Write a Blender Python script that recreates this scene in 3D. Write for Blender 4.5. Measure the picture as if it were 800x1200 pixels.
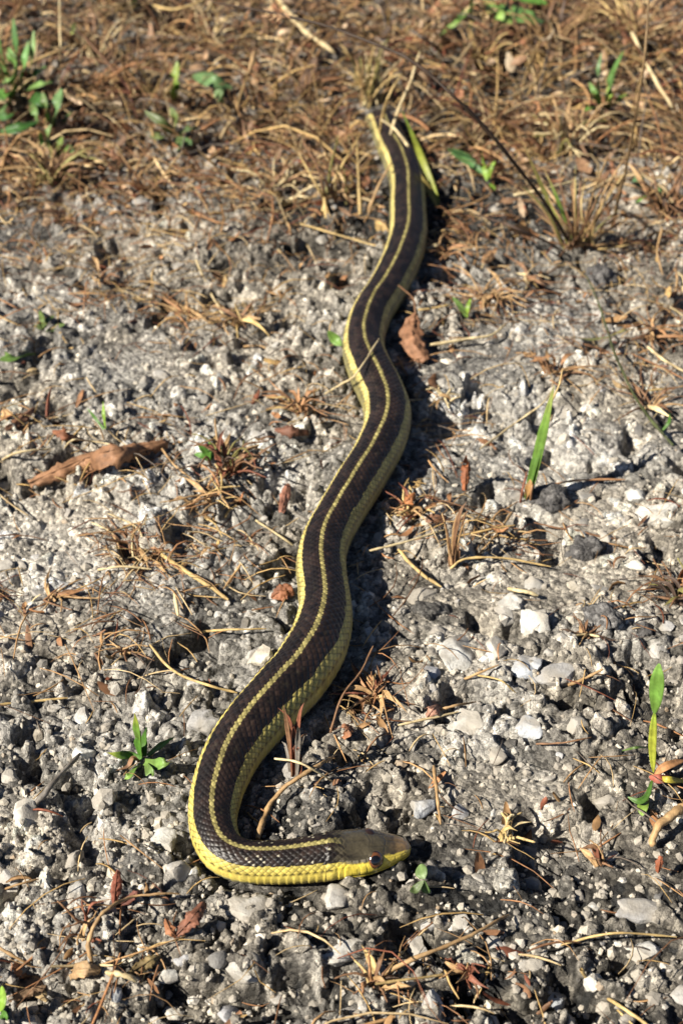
import bpy, bmesh, math, random
import numpy as np
from mathutils import Vector, Matrix

random.seed(7)
RNG = np.random.default_rng(11)
S = bpy.context.scene
COL = S.collection
for o in list(bpy.data.objects):
    bpy.data.objects.remove(o)

# ------------------------------------------------------------------ camera, sky, sun, exposure
H_CAM = 0.337                 # a phone held about 34 cm above the ground
TILT = math.radians(36.0)     # looking down
FPX = 1800.0                  # focal length for a 1200 px high picture
cam_d = bpy.data.cameras.new('camera')
cam = bpy.data.objects.new('camera', cam_d)
COL.objects.link(cam)
cam.location = (0, 0, H_CAM)
cam.rotation_euler = (math.pi / 2 - TILT, 0, 0)
cam_d.sensor_fit = 'VERTICAL'
cam_d.sensor_height = 24.0
cam_d.lens = 24.0 * FPX / 1200
cam_d.clip_start = 0.01
cam_d.clip_end = 200
cam_d.dof.use_dof = True
cam_d.dof.focus_distance = 0.462
cam_d.dof.aperture_fstop = cam_d.lens / 2.6
S.camera = cam

SUN_EL, SUN_AZ = math.radians(37.5), math.radians(208)   # azimuth of the sun, counter-clockwise from +x
w = bpy.data.worlds.new('World')
S.world = w
w.use_nodes = True
nt = w.node_tree
nt.nodes.clear()
sky = nt.nodes.new('ShaderNodeTexSky')
sky.sky_type = 'NISHITA'
sky.sun_disc = False
sky.sun_elevation = SUN_EL
sky.sun_rotation = math.radians(90) - SUN_AZ
sky.air_density = 0.45
sky.dust_density = 0.3
sky.altitude = 300
bg = nt.nodes.new('ShaderNodeBackground')
bg.inputs['Strength'].default_value = 0.05
wo = nt.nodes.new('ShaderNodeOutputWorld')
nt.links.new(sky.outputs[0], bg.inputs[0])
nt.links.new(bg.outputs[0], wo.inputs[0])
sd = bpy.data.lights.new('sun', 'SUN')
sd.energy = 5.0
sd.angle = math.radians(0.53)
sd.color = (1.0, 0.93, 0.81)
sun = bpy.data.objects.new('sun', sd)
COL.objects.link(sun)
sdir = Vector((math.cos(SUN_EL) * math.cos(SUN_AZ), math.cos(SUN_EL) * math.sin(SUN_AZ), math.sin(SUN_EL)))
sun.rotation_euler = sdir.to_track_quat('Z', 'Y').to_euler()
sun.location = sdir * 3
S.view_settings.view_transform = 'Standard'
S.view_settings.look = 'None'
S.view_settings.exposure = 1.05
S.view_settings.gamma = 1
S.cycles.max_bounces = 6
S.cycles.diffuse_bounces = 1
S.cycles.use_denoising = True

# ------------------------------------------------------------------ helpers
MM = 0.001
CT, ST = math.cos(TILT), math.sin(TILT)


def at(px, py, z=0.0):
    """the point of height z (metres) where the photograph (800x1200) shows pixel px, py"""
    u, v = (px - 400.0) / FPX, (600.0 - py) / FPX
    d = Vector((u, CT + v * ST, -ST + v * CT))
    t = (z - H_CAM) / d.z
    return Vector((d.x * t, d.y * t, z))


def scale_at(p):
    """pixels per metre at a point"""
    return FPX / (p.y * CT + (H_CAM - p.z) * ST)


def to_px(x, y, z=0.0):
    dz = z - H_CAM
    zc = y * CT - dz * ST
    yc = y * ST + dz * CT
    return 400 + FPX * x / zc, 600 - FPX * yc / zc


def hash2(ix, iy, seed):
    h = (ix.astype(np.int64) * 374761393 + iy.astype(np.int64) * 668265263 + seed * 1442695041) & 0xFFFFFFFF
    h = ((h ^ (h >> 13)) * 1274126177) & 0xFFFFFFFF
    h = ((h ^ (h >> 16)) * 2246822519) & 0xFFFFFFFF
    return ((h ^ (h >> 15)) & 0xFFFFFF).astype(np.float32) / np.float32(16777216.0)


def vnoise(x, y, size, seed):
    x = x / size
    y = y / size
    ix, iy = np.floor(x), np.floor(y)
    fx, fy = x - ix, y - iy
    fx = fx * fx * (3 - 2 * fx)
    fy = fy * fy * (3 - 2 * fy)
    a, b = hash2(ix, iy, seed), hash2(ix + 1, iy, seed)
    c, d = hash2(ix, iy + 1, seed), hash2(ix + 1, iy + 1, seed)
    return a + (b - a) * fx + (c - a) * fy + (a - b - c + d) * fx * fy


def fbm(x, y, size, seed, n=4):
    t, amp, tot = 0, 1.0, 0.0
    for k in range(n):
        t = t + amp * vnoise(x, y, size / 2.03 ** k, seed + 17 * k)
        tot += amp
        amp *= 0.5
    return t / tot


def worley(x, y, size, seed):
    x = x / size
    y = y / size
    ix, iy = np.floor(x), np.floor(y)
    f1 = np.full(x.shape, 9.0, np.float32)
    f2 = np.full(x.shape, 9.0, np.float32)
    cid = np.zeros(x.shape, np.float32)
    for dx in (-1, 0, 1):
        for dy in (-1, 0, 1):
            jx, jy = ix + dx, iy + dy
            px_ = jx + hash2(jx, jy, seed)
            py_ = jy + hash2(jx, jy, seed + 5)
            d = np.sqrt((px_ - x) ** 2 + (py_ - y) ** 2)
            m = d < f1
            f2 = np.where(m, f1, np.minimum(f2, d))
            cid = np.where(m, hash2(jx, jy, seed + 9), cid)
            f1 = np.where(m, d, f1)
    return f1, f2, cid


def sstep(a, b, x):
    t = np.clip((x - a) / (b - a), 0, 1)
    return t * t * (3 - 2 * t)


def mesh_np(name, verts, faces, col=None, smooth=True, mat=None):
    """verts (n,3), faces (m,k) all of one size"""
    me = bpy.data.meshes.new(name)
    verts = np.asarray(verts, np.float32)
    faces = np.asarray(faces, np.int32)
    m, k = faces.shape
    me.vertices.add(len(verts))
    me.vertices.foreach_set('co', verts.ravel())
    me.loops.add(m * k)
    me.loops.foreach_set('vertex_index', faces.ravel())
    me.polygons.add(m)
    me.polygons.foreach_set('loop_start', np.arange(0, m * k, k, dtype=np.int32))
    me.polygons.foreach_set('use_smooth', np.full(m, bool(smooth)))
    if col is not None:
        col = np.asarray(col, np.float32)
        if col.ndim == 1:
            col = np.tile(col, (len(verts), 1))
        a = me.attributes.new('Col', 'FLOAT_COLOR', 'POINT')
        a.data.foreach_set('color', np.c_[col[:, :3], np.ones(len(col), np.float32)].astype(np.float32).ravel())
    me.update(calc_edges=True)
    if mat:
        me.materials.append(mat)
    return me


def link(name, me, parent=None, loc=None):
    o = bpy.data.objects.new(name, me)
    COL.objects.link(o)
    if parent:
        o.parent = parent
    if loc is not None:
        o.location = loc
    return o


def tag(o, label, cat, group=None):
    o['label'] = label
    o['category'] = cat
    if group:
        o['group'] = group
    return o


def empty(name, loc, label, cat, group=None):
    o = bpy.data.objects.new(name, None)
    o.empty_display_size = 0.005
    COL.objects.link(o)
    o.location = loc
    return tag(o, label, cat, group)


# ------------------------------------------------------------------ materials
def material(name):
    m = bpy.data.materials.new(name)
    m.use_nodes = True
    n = m.node_tree
    n.nodes.clear()
    out = n.nodes.new('ShaderNodeOutputMaterial')
    return m, n, out


def N(n, typ, **kw):
    nd = n.nodes.new(typ)
    for k, v in kw.items():
        if k.startswith('i_'):
            nd.inputs[k[2:].replace('_', ' ')].default_value = v
        else:
            setattr(nd, k, v)
    return nd


def ramp(n, stops, interp='LINEAR'):
    r = n.nodes.new('ShaderNodeValToRGB')
    cr = r.color_ramp
    cr.interpolation = interp
    while len(cr.elements) < len(stops):
        cr.elements.new(0.5)
    for e, (p, c) in zip(cr.elements, stops):
        e.position = p
        e.color = (c, c, c, 1) if isinstance(c, (int, float)) else (*c, 1)
    return r


def mul(n, a, b, fac=1.0, mode='MULTIPLY'):
    m = n.nodes.new('ShaderNodeMix')
    m.data_type = 'RGBA'
    m.blend_type = mode
    if isinstance(fac, (int, float)):
        m.inputs[0].default_value = fac
    else:
        n.links.new(fac, m.inputs[0])
    for s, v in ((6, a), (7, b)):
        if isinstance(v, tuple):
            m.inputs[s].default_value = (*v, 1)
        else:
            n.links.new(v, m.inputs[s])
    return m.outputs[2]


def bump(n, height, strength, dist, normal=None):
    b = n.nodes.new('ShaderNodeBump')
    b.inputs['Strength'].default_value = strength
    b.inputs['Distance'].default_value = dist
    n.links.new(height, b.inputs['Height'])
    if normal is not None:
        n.links.new(normal, b.inputs['Normal'])
    return b.outputs[0]


def make_earth(name, granule):
    """dusty mineral surface: vertex colour, granules, grain and fine relief"""
    m, n, out = material(name)
    tc = N(n, 'ShaderNodeTexCoord')
    at_ = N(n, 'ShaderNodeAttribute', attribute_name='Col')
    vo = N(n, 'ShaderNodeTexVoronoi', i_Scale=granule)
    no = N(n, 'ShaderNodeTexNoise', i_Scale=granule * 0.55, i_Detail=5.0, i_Roughness=0.7)
    nf = N(n, 'ShaderNodeTexNoise', i_Scale=granule * 3.0, i_Detail=3.0, i_Roughness=0.7)
    for t in (vo, no, nf):
        n.links.new(tc.outputs['Object'], t.inputs['Vector'])
    sep = N(n, 'ShaderNodeSeparateColor')
    n.links.new(vo.outputs['Color'], sep.inputs[0])
    r1 = ramp(n, [(0.0, (0.5, 0.49, 0.47)), (0.3, (0.82, 0.81, 0.79)), (0.7, (1.05, 1.04, 1.0)), (1.0, (1.65, 1.63, 1.55))])
    n.links.new(sep.outputs[0], r1.inputs[0])
    r2 = ramp(n, [(0.28, 0.5), (0.5, 1.0), (0.72, 1.45)])
    n.links.new(no.outputs[0], r2.inputs[0])
    r3 = ramp(n, [(0.3, 0.6), (0.5, 1.0), (0.7, 1.35)])  # grain tone, with the shade of tiny recesses put into the colour
    n.links.new(nf.outputs[0], r3.inputs[0])
    c = mul(n, at_.outputs['Color'], r1.outputs[0])
    c = mul(n, c, r2.outputs[0])
    c = mul(n, c, r3.outputs[0])
    p = N(n, 'ShaderNodeBsdfPrincipled', i_Roughness=0.9)
    p.inputs['Specular IOR Level'].default_value = 0.25
    n.links.new(c, p.inputs['Base Color'])
    b1 = bump(n, vo.outputs['Distance'], 1.0, -0.0011)
    b2 = bump(n, no.outputs[0], 0.8, 0.0012, b1)
    b3 = bump(n, nf.outputs[0], 1.0, 0.0007, b2)
    n.links.new(b3, p.inputs['Normal'])
    n.links.new(p.outputs[0], out.inputs[0])
    return m


def make_stone(name, use_random):
    m, n, out = material(name)
    tc = N(n, 'ShaderNodeTexCoord')
    no = N(n, 'ShaderNodeTexNoise', i_Scale=220.0, i_Detail=6.0, i_Roughness=0.65)
    nf = N(n, 'ShaderNodeTexNoise', i_Scale=1500.0, i_Detail=4.0, i_Roughness=0.7)
    nm = N(n, 'ShaderNodeTexNoise', i_Scale=90.0, i_Detail=3.0)
    geo = N(n, 'ShaderNodeNewGeometry')
    for t in (no, nf, nm):
        n.links.new(geo.outputs['Position'], t.inputs['Vector'])
    if use_random:
        oi = N(n, 'ShaderNodeObjectInfo')
        base = ramp(n, [(0.0, (0.14, 0.135, 0.13)), (0.3, (0.26, 0.25, 0.235)), (0.5, (0.38, 0.36, 0.33)),
                        (0.7, (0.44, 0.43, 0.41)), (0.85, (0.36, 0.36, 0.38)), (1.0, (0.42, 0.39, 0.34))])
        n.links.new(oi.outputs['Random'], base.inputs[0])
        base = base.outputs[0]
    else:
        base = N(n, 'ShaderNodeAttribute', attribute_name='Col').outputs['Color']
    r = ramp(n, [(0.3, (0.6, 0.58, 0.55)), (0.5, (0.95, 0.95, 0.94)), (0.72, (1.18, 1.18, 1.18))])
    n.links.new(no.outputs[0], r.inputs[0])
    c = mul(n, base, r.outputs[0])
    r2 = ramp(n, [(0.3, 0.78), (0.7, 1.2)])
    n.links.new(nf.outputs[0], r2.inputs[0])
    c = mul(n, c, r2.outputs[0])
    dust = ramp(n, [(0.42, 0.0), (0.58, 0.85)])
    n.links.new(nm.outputs[0], dust.inputs[0])
    c = mul(n, c, (0.31, 0.28, 0.235), dust.outputs[0], 'MIX')
    p = N(n, 'ShaderNodeBsdfPrincipled', i_Roughness=0.75)
    p.inputs['Specular IOR Level'].default_value = 0.3
    n.links.new(c, p.inputs['Base Color'])
    b = bump(n, no.outputs[0], 0.6, 0.0012)
    b = bump(n, nf.outputs[0], 0.6, 0.0004, b)
    n.links.new(b, p.inputs['Normal'])
    n.links.new(p.outputs[0], out.inputs[0])
    return m


def make_plant(name, rough, trans, spec=0.4, freq=500.0, streak=0.35):
    m, n, out = material(name)
    a = N(n, 'ShaderNodeAttribute', attribute_name='Col')
    geo = N(n, 'ShaderNodeNewGeometry')
    no = N(n, 'ShaderNodeTexNoise', i_Scale=freq, i_Detail=4.0, i_Roughness=0.65)
    nl = N(n, 'ShaderNodeTexNoise', i_Scale=freq * 0.22, i_Detail=2.0)
    n.links.new(geo.outputs['Position'], no.inputs['Vector'])
    n.links.new(geo.outputs['Position'], nl.inputs['Vector'])
    r = ramp(n, [(0.3, 1 - streak), (0.7, 1 + streak)])
    n.links.new(no.outputs[0], r.inputs[0])
    r2 = ramp(n, [(0.35, (0.72, 0.68, 0.62)), (0.65, (1.15, 1.15, 1.12))])
    n.links.new(nl.outputs[0], r2.inputs[0])
    c = mul(n, a.outputs['Color'], r.outputs[0])
    c = mul(n, c, r2.outputs[0])
    p = N(n, 'ShaderNodeBsdfPrincipled', i_Roughness=rough)
    p.inputs['Specular IOR Level'].default_value = spec
    n.links.new(c, p.inputs['Base Color'])
    n.links.new(bump(n, no.outputs[0], 0.4, 0.0005), p.inputs['Normal'])
    t = N(n, 'ShaderNodeBsdfTranslucent')
    n.links.new(c, t.inputs['Color'])
    mx = N(n, 'ShaderNodeMixShader')
    mx.inputs[0].default_value = trans
    n.links.new(p.outputs[0], mx.inputs[1])
    n.links.new(t.outputs[0], mx.inputs[2])
    n.links.new(mx.outputs[0], out.inputs[0])
    return m


def make_skin(name):
    m, n, out = material(name)
    a = N(n, 'ShaderNodeAttribute', attribute_name='Col')
    rg = N(n, 'ShaderNodeAttribute', attribute_name='rough')
    tc = N(n, 'ShaderNodeTexCoord')
    no = N(n, 'ShaderNodeTexNoise', i_Scale=1400.0, i_Detail=4.0, i_Roughness=0.65)
    nl = N(n, 'ShaderNodeTexNoise', i_Scale=160.0, i_Detail=3.0)
    n.links.new(tc.outputs['Object'], no.inputs['Vector'])
    n.links.new(tc.outputs['Object'], nl.inputs['Vector'])
    r = ramp(n, [(0.3, 0.78), (0.7, 1.2)])
    n.links.new(no.outputs[0], r.inputs[0])
    r2 = ramp(n, [(0.3, (0.72, 0.71, 0.68)), (0.7, (1.16, 1.16, 1.16))])
    n.links.new(nl.outputs[0], r2.inputs[0])
    c = mul(n, a.outputs['Color'], r.outputs[0])
    c = mul(n, c, r2.outputs[0])
    p = N(n, 'ShaderNodeBsdfPrincipled')
    p.inputs['Specular IOR Level'].default_value = 0.24
    n.links.new(rg.outputs['Fac'], p.inputs['Roughness'])
    sp = N(n, 'ShaderNodeMapRange')
    for k_, v_ in (('From Min', .24), ('From Max', .46), ('To Min', .85), ('To Max', .26)):
        sp.inputs[k_].default_value = v_
    n.links.new(rg.outputs['Fac'], sp.inputs['Value'])
    n.links.new(sp.outputs[0], p.inputs['Specular IOR Level'])
    n.links.new(c, p.inputs['Base Color'])
    n.links.new(bump(n, no.outputs[0], 0.25, 0.0002), p.inputs['Normal'])
    n.links.new(p.outputs[0], out.inputs[0])
    return m


def make_plain(name, col, rough, coat=0.0):
    m, n, out = material(name)
    geo = N(n, 'ShaderNodeNewGeometry')
    no = N(n, 'ShaderNodeTexNoise', i_Scale=2500.0, i_Detail=3.0)
    n.links.new(geo.outputs['Position'], no.inputs['Vector'])
    r = ramp(n, [(0.3, tuple(0.7 * c for c in col)), (0.7, tuple(1.3 * c for c in col))])
    n.links.new(no.outputs[0], r.inputs[0])
    p = N(n, 'ShaderNodeBsdfPrincipled', i_Roughness=rough)
    p.inputs['Coat Weight'].default_value = coat
    p.inputs['Coat Roughness'].default_value = 0.03
    n.links.new(r.outputs[0], p.inputs['Base Color'])
    n.links.new(p.outputs[0], out.inputs[0])
    return m


M_GROUND = make_earth('compacted_grit', 620.0)
M_CLOD = make_earth('asphalt_clod', 620.0)
M_GRAVEL = make_stone('grit_stone', False)
M_STONE = make_stone('embedded_stone', True)
M_STRAW = make_plant('dry_straw', 0.6, 0.12, 0.35, 700.0, 0.3)
M_DEAD = make_plant('dead_leaf', 0.65, 0.15, 0.35, 420.0, 0.4)
M_GREEN = make_plant('green_leaf', 0.45, 0.3, 0.45, 600.0, 0.18)
M_SKIN = make_skin('snake_scales')
M_IRIS = make_plain('iris', (0.12, 0.045, 0.017), 0.2, 1.0)
M_EYE = make_plain('eyeball', (0.022, 0.012, 0.009), 0.25, 0.6)
M_PUPIL = make_plain('pupil', (0.004, 0.004, 0.005), 0.12, 1.0)

# ------------------------------------------------------------------ the snake's line (pixel x, pixel y, apparent width)
SNAKE = [(420, 100, 6), (427, 110, 14), (438, 124, 25), (449, 143, 33), (459, 167, 38), (471, 191, 41), (478, 215, 42),
         (479, 245, 44.5), (479, 277, 46), (470, 308, 48), (454, 340, 49), (438, 365, 50), (429, 390, 50.5), (428, 412, 52),
         (436, 435, 55), (447, 457, 57), (455, 480, 58), (453, 506, 57.5), (441, 534, 57.5), (421, 567, 57.5), (399, 603, 57.5),
         (383, 634, 58), (378, 662, 60), (381, 692, 63), (383, 718, 67), (373, 752, 71), (352, 788, 72.5), (325, 818, 72.5),
         (297, 849, 70.5), (274, 880, 67.5), (258, 915, 63), (250, 948, 58), (251, 975, 54.5), (262, 997, 52), (284, 1008, 50.5),
         (312, 1010, 51), (345, 1008.5, 53), (383, 1003.5, 57)]
HEAD_TIP = (481, 991)


def catmull(P, n):
    P = np.asarray(P, float)
    Q = np.vstack([2 * P[0] - P[1], P, 2 * P[-1] - P[-2]])
    out = []
    for i in range(len(P) - 1):
        a, b, c, d = Q[i:i + 4]
        for k in range(n):
            t = k / n
            out.append(0.5 * ((2 * b) + (c - a) * t + (2 * a - 5 * b + 4 * c - d) * t ** 2 + (3 * b - a - 3 * c + d) * t ** 3))
    out.append(P[-1])
    return np.array(out)


pts = []
for (px, py, wd) in SNAKE:
    if py < 740:
        px, wd = px - .03 * wd, wd * .94
    r = 0.004
    for _ in range(4):
        p = at(px, py, 0.8 * r + 0.001)
        r = 0.5 * wd / scale_at(p)
    pts.append((p.x, p.y, r))
pts = np.array(pts)
fine = catmull(pts, 24)
seg = np.r_[0, np.cumsum(np.hypot(np.diff(fine[:, 0]), np.diff(fine[:, 1])))]
for _ in range(60):          # even out the hand-measured widths
    fine[1:-1, 2] = 0.25 * fine[:-2, 2] + 0.5 * fine[1:-1, 2] + 0.25 * fine[2:, 2]
SN_XY = fine[::6, :2].astype(np.float32)
SN_R = fine[::6, 2].astype(np.float32)


def snake_dist(x, y):
    """distance from the snake's skin seen from above, vectorised (negative under it)"""
    x = np.asarray(x, np.float32)
    y = np.asarray(y, np.float32)
    best = np.full(x.shape, 9.0, np.float32)
    for (sx, sy), r in zip(SN_XY, SN_R):
        best = np.minimum(best, np.hypot(x - sx, y - sy) - r)
    h0, h1 = at(383, 1003), at(480, 991)
    for k in range(6):
        q = h0.lerp(h1, k / 5)
        best = np.minimum(best, np.hypot(x - q.x, y - q.y) - 0.0065)
    return best


# ------------------------------------------------------------------ the ground
def ground_h(x, y):
    x = np.asarray(x, np.float32)
    y = np.asarray(y, np.float32)
    wx = x + (fbm(x, y, 0.008, 3, 3) - 0.5) * 0.007
    wy = y + (fbm(x, y, 0.008, 31, 3) - 0.5) * 0.007
    h = (fbm(x, y, 0.07, 1, 3) - 0.5) * 0.007
    f1, f2, c = worley(wx, wy, 0.0145, 41)
    h = h + sstep(0.0, 0.2, f2 - f1) * (0.0002 + 0.0050 * np.clip(c - .35, 0, 1) ** 1.2 * (1 - .55 * f1)) - 0.0010
    f1, f2, c = worley(wx, wy, 0.0066, 51)
    h = h + sstep(0.0, 0.3, f2 - f1) * (0.0001 + 0.0036 * c ** 2.2 * (1.05 - .6 * f1))
    f1, f2, c = worley(wx, wy, 0.0031, 61)
    h = h + np.clip(1 - f1 * f1 * 1.5, 0, 1) * (0.0002 + 0.0018 * c ** 1.5)
    h = h * (0.34 + 0.98 * sstep(.32, .66, fbm(x, y, .045, 107, 3)))
    h = h + (fbm(x, y, 0.0024, 71, 2) - 0.5) * 0.0010
    pit = sstep(0.585, 0.665, fbm(wx, wy, 0.019, 81, 3))
    h = h - 0.0078 * pit * (1 - .5 * sstep(.7, .9, y))
    far = sstep(0.5, 2.0, np.hypot(x, y - 0.6))
    h = h * (1 - far) + far * (fbm(x, y, 0.6, 5, 3) - 0.5) * 0.02
    return h


def axis(lo, hi, steps, reach, grow=1.14):
    mid = [lo]
    while mid[-1] < hi:
        mid.append(mid[-1] + steps(mid[-1]))
    a, s = [], steps(hi)
    v = mid[-1]
    while v < reach:
        s *= grow
        v += s
        a.append(v)
    b, s, v = [], steps(lo), lo
    while v > -reach:
        s *= grow
        v -= s
        b.append(v)
    return np.array(b[::-1] + mid + a)


gx = axis(-0.30, 0.30, lambda v: 0.00062 + 0.0007 * min(1, max(0, (abs(v) - 0.11) / 0.12)), 60)
gy = axis(0.19, 1.12, lambda v: 0.00066 + 0.0011 * max(0, v - 0.27), 60)
GX, GY = np.meshgrid(gx.astype(np.float32), gy.astype(np.float32))
gh = ground_h(GX, GY)
lab = np.where((np.abs(GX) < 0.35) & (GY > 0.15) & (GY < 1.2), 1, 0)
d = np.full(GX.shape, 1.0, np.float32)
ii = lab > 0
sub = GX[ii], GY[ii]
near = np.full(sub[0].shape, 9.0, np.float32)
for (sx, sy), r in zip(SN_XY[::3], SN_R[::3]):
    near = np.minimum(near, (sub[0] - sx) ** 2 + (sub[1] - sy) ** 2)
d[ii] = np.sqrt(near)
press = 1 - sstep(0.004, 0.0105, d)               # the animal lies where the surface is lowest
gh = gh - press * (np.maximum(gh, -0.001) + 0.001)
nx, ny = len(gx), len(gy)
# colour of the material itself: pale dust, grey grit, dark bituminous lumps, browner soil where the grass begins
wx = GX + (fbm(GX, GY, 0.008, 3, 3) - 0.5) * 0.007
wy = GY + (fbm(GX, GY, 0.008, 31, 3) - 0.5) * 0.007
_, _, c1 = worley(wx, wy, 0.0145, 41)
_, _, c2 = worley(wx, wy, 0.0066, 51)
_, _, c3 = worley(wx, wy, 0.0031, 61)
dust = fbm(GX, GY, 0.09, 91, 4)
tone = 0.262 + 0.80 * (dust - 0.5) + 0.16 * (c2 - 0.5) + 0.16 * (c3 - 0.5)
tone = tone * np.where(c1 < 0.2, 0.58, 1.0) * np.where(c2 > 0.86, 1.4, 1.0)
warm = sstep(0.35, 0.65, fbm(GX, GY, 0.05, 95, 3))
rgb = np.stack([tone * (1.0 + 0.06 * warm), tone * (0.96 + 0.005 * warm), tone * (0.90 - 0.07 * warm)], -1)
soil = sstep(0.60, 0.90, GY + 0.10 * (fbm(GX, GY, 0.08, 97, 3) - 0.5) + 0.08 * np.abs(GX))[..., None]
rgb = rgb * (1 - 0.75 * soil) + 0.75 * soil * (rgb * 0.25 + np.array([0.035, 0.025, 0.018]))
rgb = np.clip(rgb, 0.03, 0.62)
vid = np.arange(nx * ny).reshape(ny, nx)
quads = np.stack([vid[:-1, :-1], vid[:-1, 1:], vid[1:, 1:], vid[1:, :-1]], -1).reshape(-1, 4)
V = np.stack([GX, GY, gh], -1).reshape(-1, 3)
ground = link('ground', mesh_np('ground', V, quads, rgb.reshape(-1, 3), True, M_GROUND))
ground['kind'] = 'structure'
ground['label'] = 'rough grey compacted grit with embedded stones and crumbs'
print('ground', nx, ny, len(quads))


def gz(x, y):
    """height of the built ground (numbers or arrays)"""
    x = np.atleast_1d(np.asarray(x, np.float32))
    y = np.atleast_1d(np.asarray(y, np.float32))
    i = np.clip(np.searchsorted(gx, x) - 1, 0, nx - 2)
    j = np.clip(np.searchsorted(gy, y) - 1, 0, ny - 2)
    tx = (x - gx[i]) / (gx[i + 1] - gx[i])
    ty = (y - gy[j]) / (gy[j + 1] - gy[j])
    return (gh[j, i] * (1 - tx) * (1 - ty) + gh[j, i + 1] * tx * (1 - ty) + gh[j + 1, i] * (1 - tx) * ty + gh[j + 1, i + 1] * tx * ty)


def on(px, py, up=0.0):
    """ground point under a pixel, lifted by up (metres)"""
    p = at(px, py, up)
    for _ in range(3):
        p = at(px, py, float(gz(p.x, p.y)[0]) + up)
    return p


# ------------------------------------------------------------------ stones
def rock(sub, seed, flat=0.7, cuts=9, rough=0.06, depth=0.72):
    """angular stone of unit radius: sphere trimmed by planes, then roughened"""
    rs = np.random.default_rng(seed)
    bm = bmesh.new()
    bmesh.ops.create_icosphere(bm, subdivisions=sub, radius=1.0)
    v = np.array([q.co[:] for q in bm.verts])
    f = np.array([[q.index for q in fc.verts] for fc in bm.faces])
    bm.free()
    for _ in range(cuts):
        nrm = rs.normal(size=3)
        nrm /= np.linalg.norm(nrm)
        lim = rs.uniform(depth - 0.16, depth + 0.2)
        dd = v @ nrm
        over = np.maximum(dd - lim, 0)
        v = v - over[:, None] * nrm * (0.96 if sub < 2 else 0.84)
    nn = rs.normal(size=(5, 3)) * 2.6
    ph = rs.uniform(0, 6.3, 5)
    bumpv = np.sin(v @ nn.T + ph).sum(1) / 5
    v = v * (1 + rough * bumpv[:, None] + rough * 0.35 * rs.normal(size=(len(v), 1)))
    v = v * np.array([1.0, rs.uniform(0.68, 0.95), flat])
    return v, f


def rand_rot(n, rng, tilt=0.6):
    a = rng.uniform(0, 2 * np.pi, n)
    b = rng.normal(0, tilt, n)
    c = rng.normal(0, tilt, n)
    ca, sa, cb, sb, cc, sc = np.cos(a), np.sin(a), np.cos(b), np.sin(b), np.cos(c), np.sin(c)
    R = np.zeros((n, 3, 3))
    R[:, 0, 0] = ca * cb
    R[:, 0, 1] = ca * sb * sc - sa * cc
    R[:, 0, 2] = ca * sb * cc + sa * sc
    R[:, 1, 0] = sa * cb
    R[:, 1, 1] = sa * sb * sc + ca * cc
    R[:, 1, 2] = sa * sb * cc - ca * sc
    R[:, 2, 0] = -sb
    R[:, 2, 1] = cb * sc
    R[:, 2, 2] = cb * cc
    return R


def in_view(n, rng, margin=180, top=-60, bottom=1330, power=1.0):
    """random ground points, evenly over what the picture shows and a margin beside it"""
    px = rng.uniform(-margin, 800 + margin, n)
    py = top + (bottom - top) * rng.uniform(0, 1, n) ** power
    u, v = (px - 400) / FPX, (600 - py) / FPX
    dz = -ST + v * CT
    t = -H_CAM / dz
    return u * t, (CT + v * ST) * t


def stone_cols(n, rng, p=(.11, .16, .19, .18, .15, .10, .08, .03)):
    pal = np.array([[.10, .098, .098], [.17, .165, .16], [.26, .25, .235], [.33, .315, .285], [.40, .385, .355], [.46, .455, .45],
                    [.62, .59, .53], [.34, .27, .20]])
    k = rng.choice(len(pal), n, p=p)
    return pal[k] * rng.uniform(0.8, 1.2, (n, 1)) * np.array([1.04, .985, .90])


def scatter_rocks(variants, x, y, rad, rng, sink=0.25, tilt=0.7, cols=None):
    vs, fs, cs, off = [], [], [], 0
    n = len(x)
    pick = rng.integers(0, len(variants), n)
    R = rand_rot(n, rng, tilt)
    cols = stone_cols(n, rng) if cols is None else cols
    z = gz(x, y)
    for k, (v, f) in enumerate(variants):
        ix = np.where(pick == k)[0]
        if not len(ix):
            continue
        P = np.einsum('nij,vj->nvi', R[ix], v) * rad[ix][:, None, None]
        P[:, :, 0] += x[ix][:, None]
        P[:, :, 1] += y[ix][:, None]
        P[:, :, 2] += (z[ix] + rad[ix] * (0.5 - sink))[:, None] - rad[ix][:, None] * 0.25
        vs.append(P.reshape(-1, 3))
        fs.append((f[None] + (np.arange(len(ix)) * len(v))[:, None, None] + off).reshape(-1, 3))
        cs.append(np.repeat(cols[ix], len(v), 0))
        off += len(ix) * len(v)
    return np.vstack(vs), np.vstack(fs), np.vstack(cs)


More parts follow.
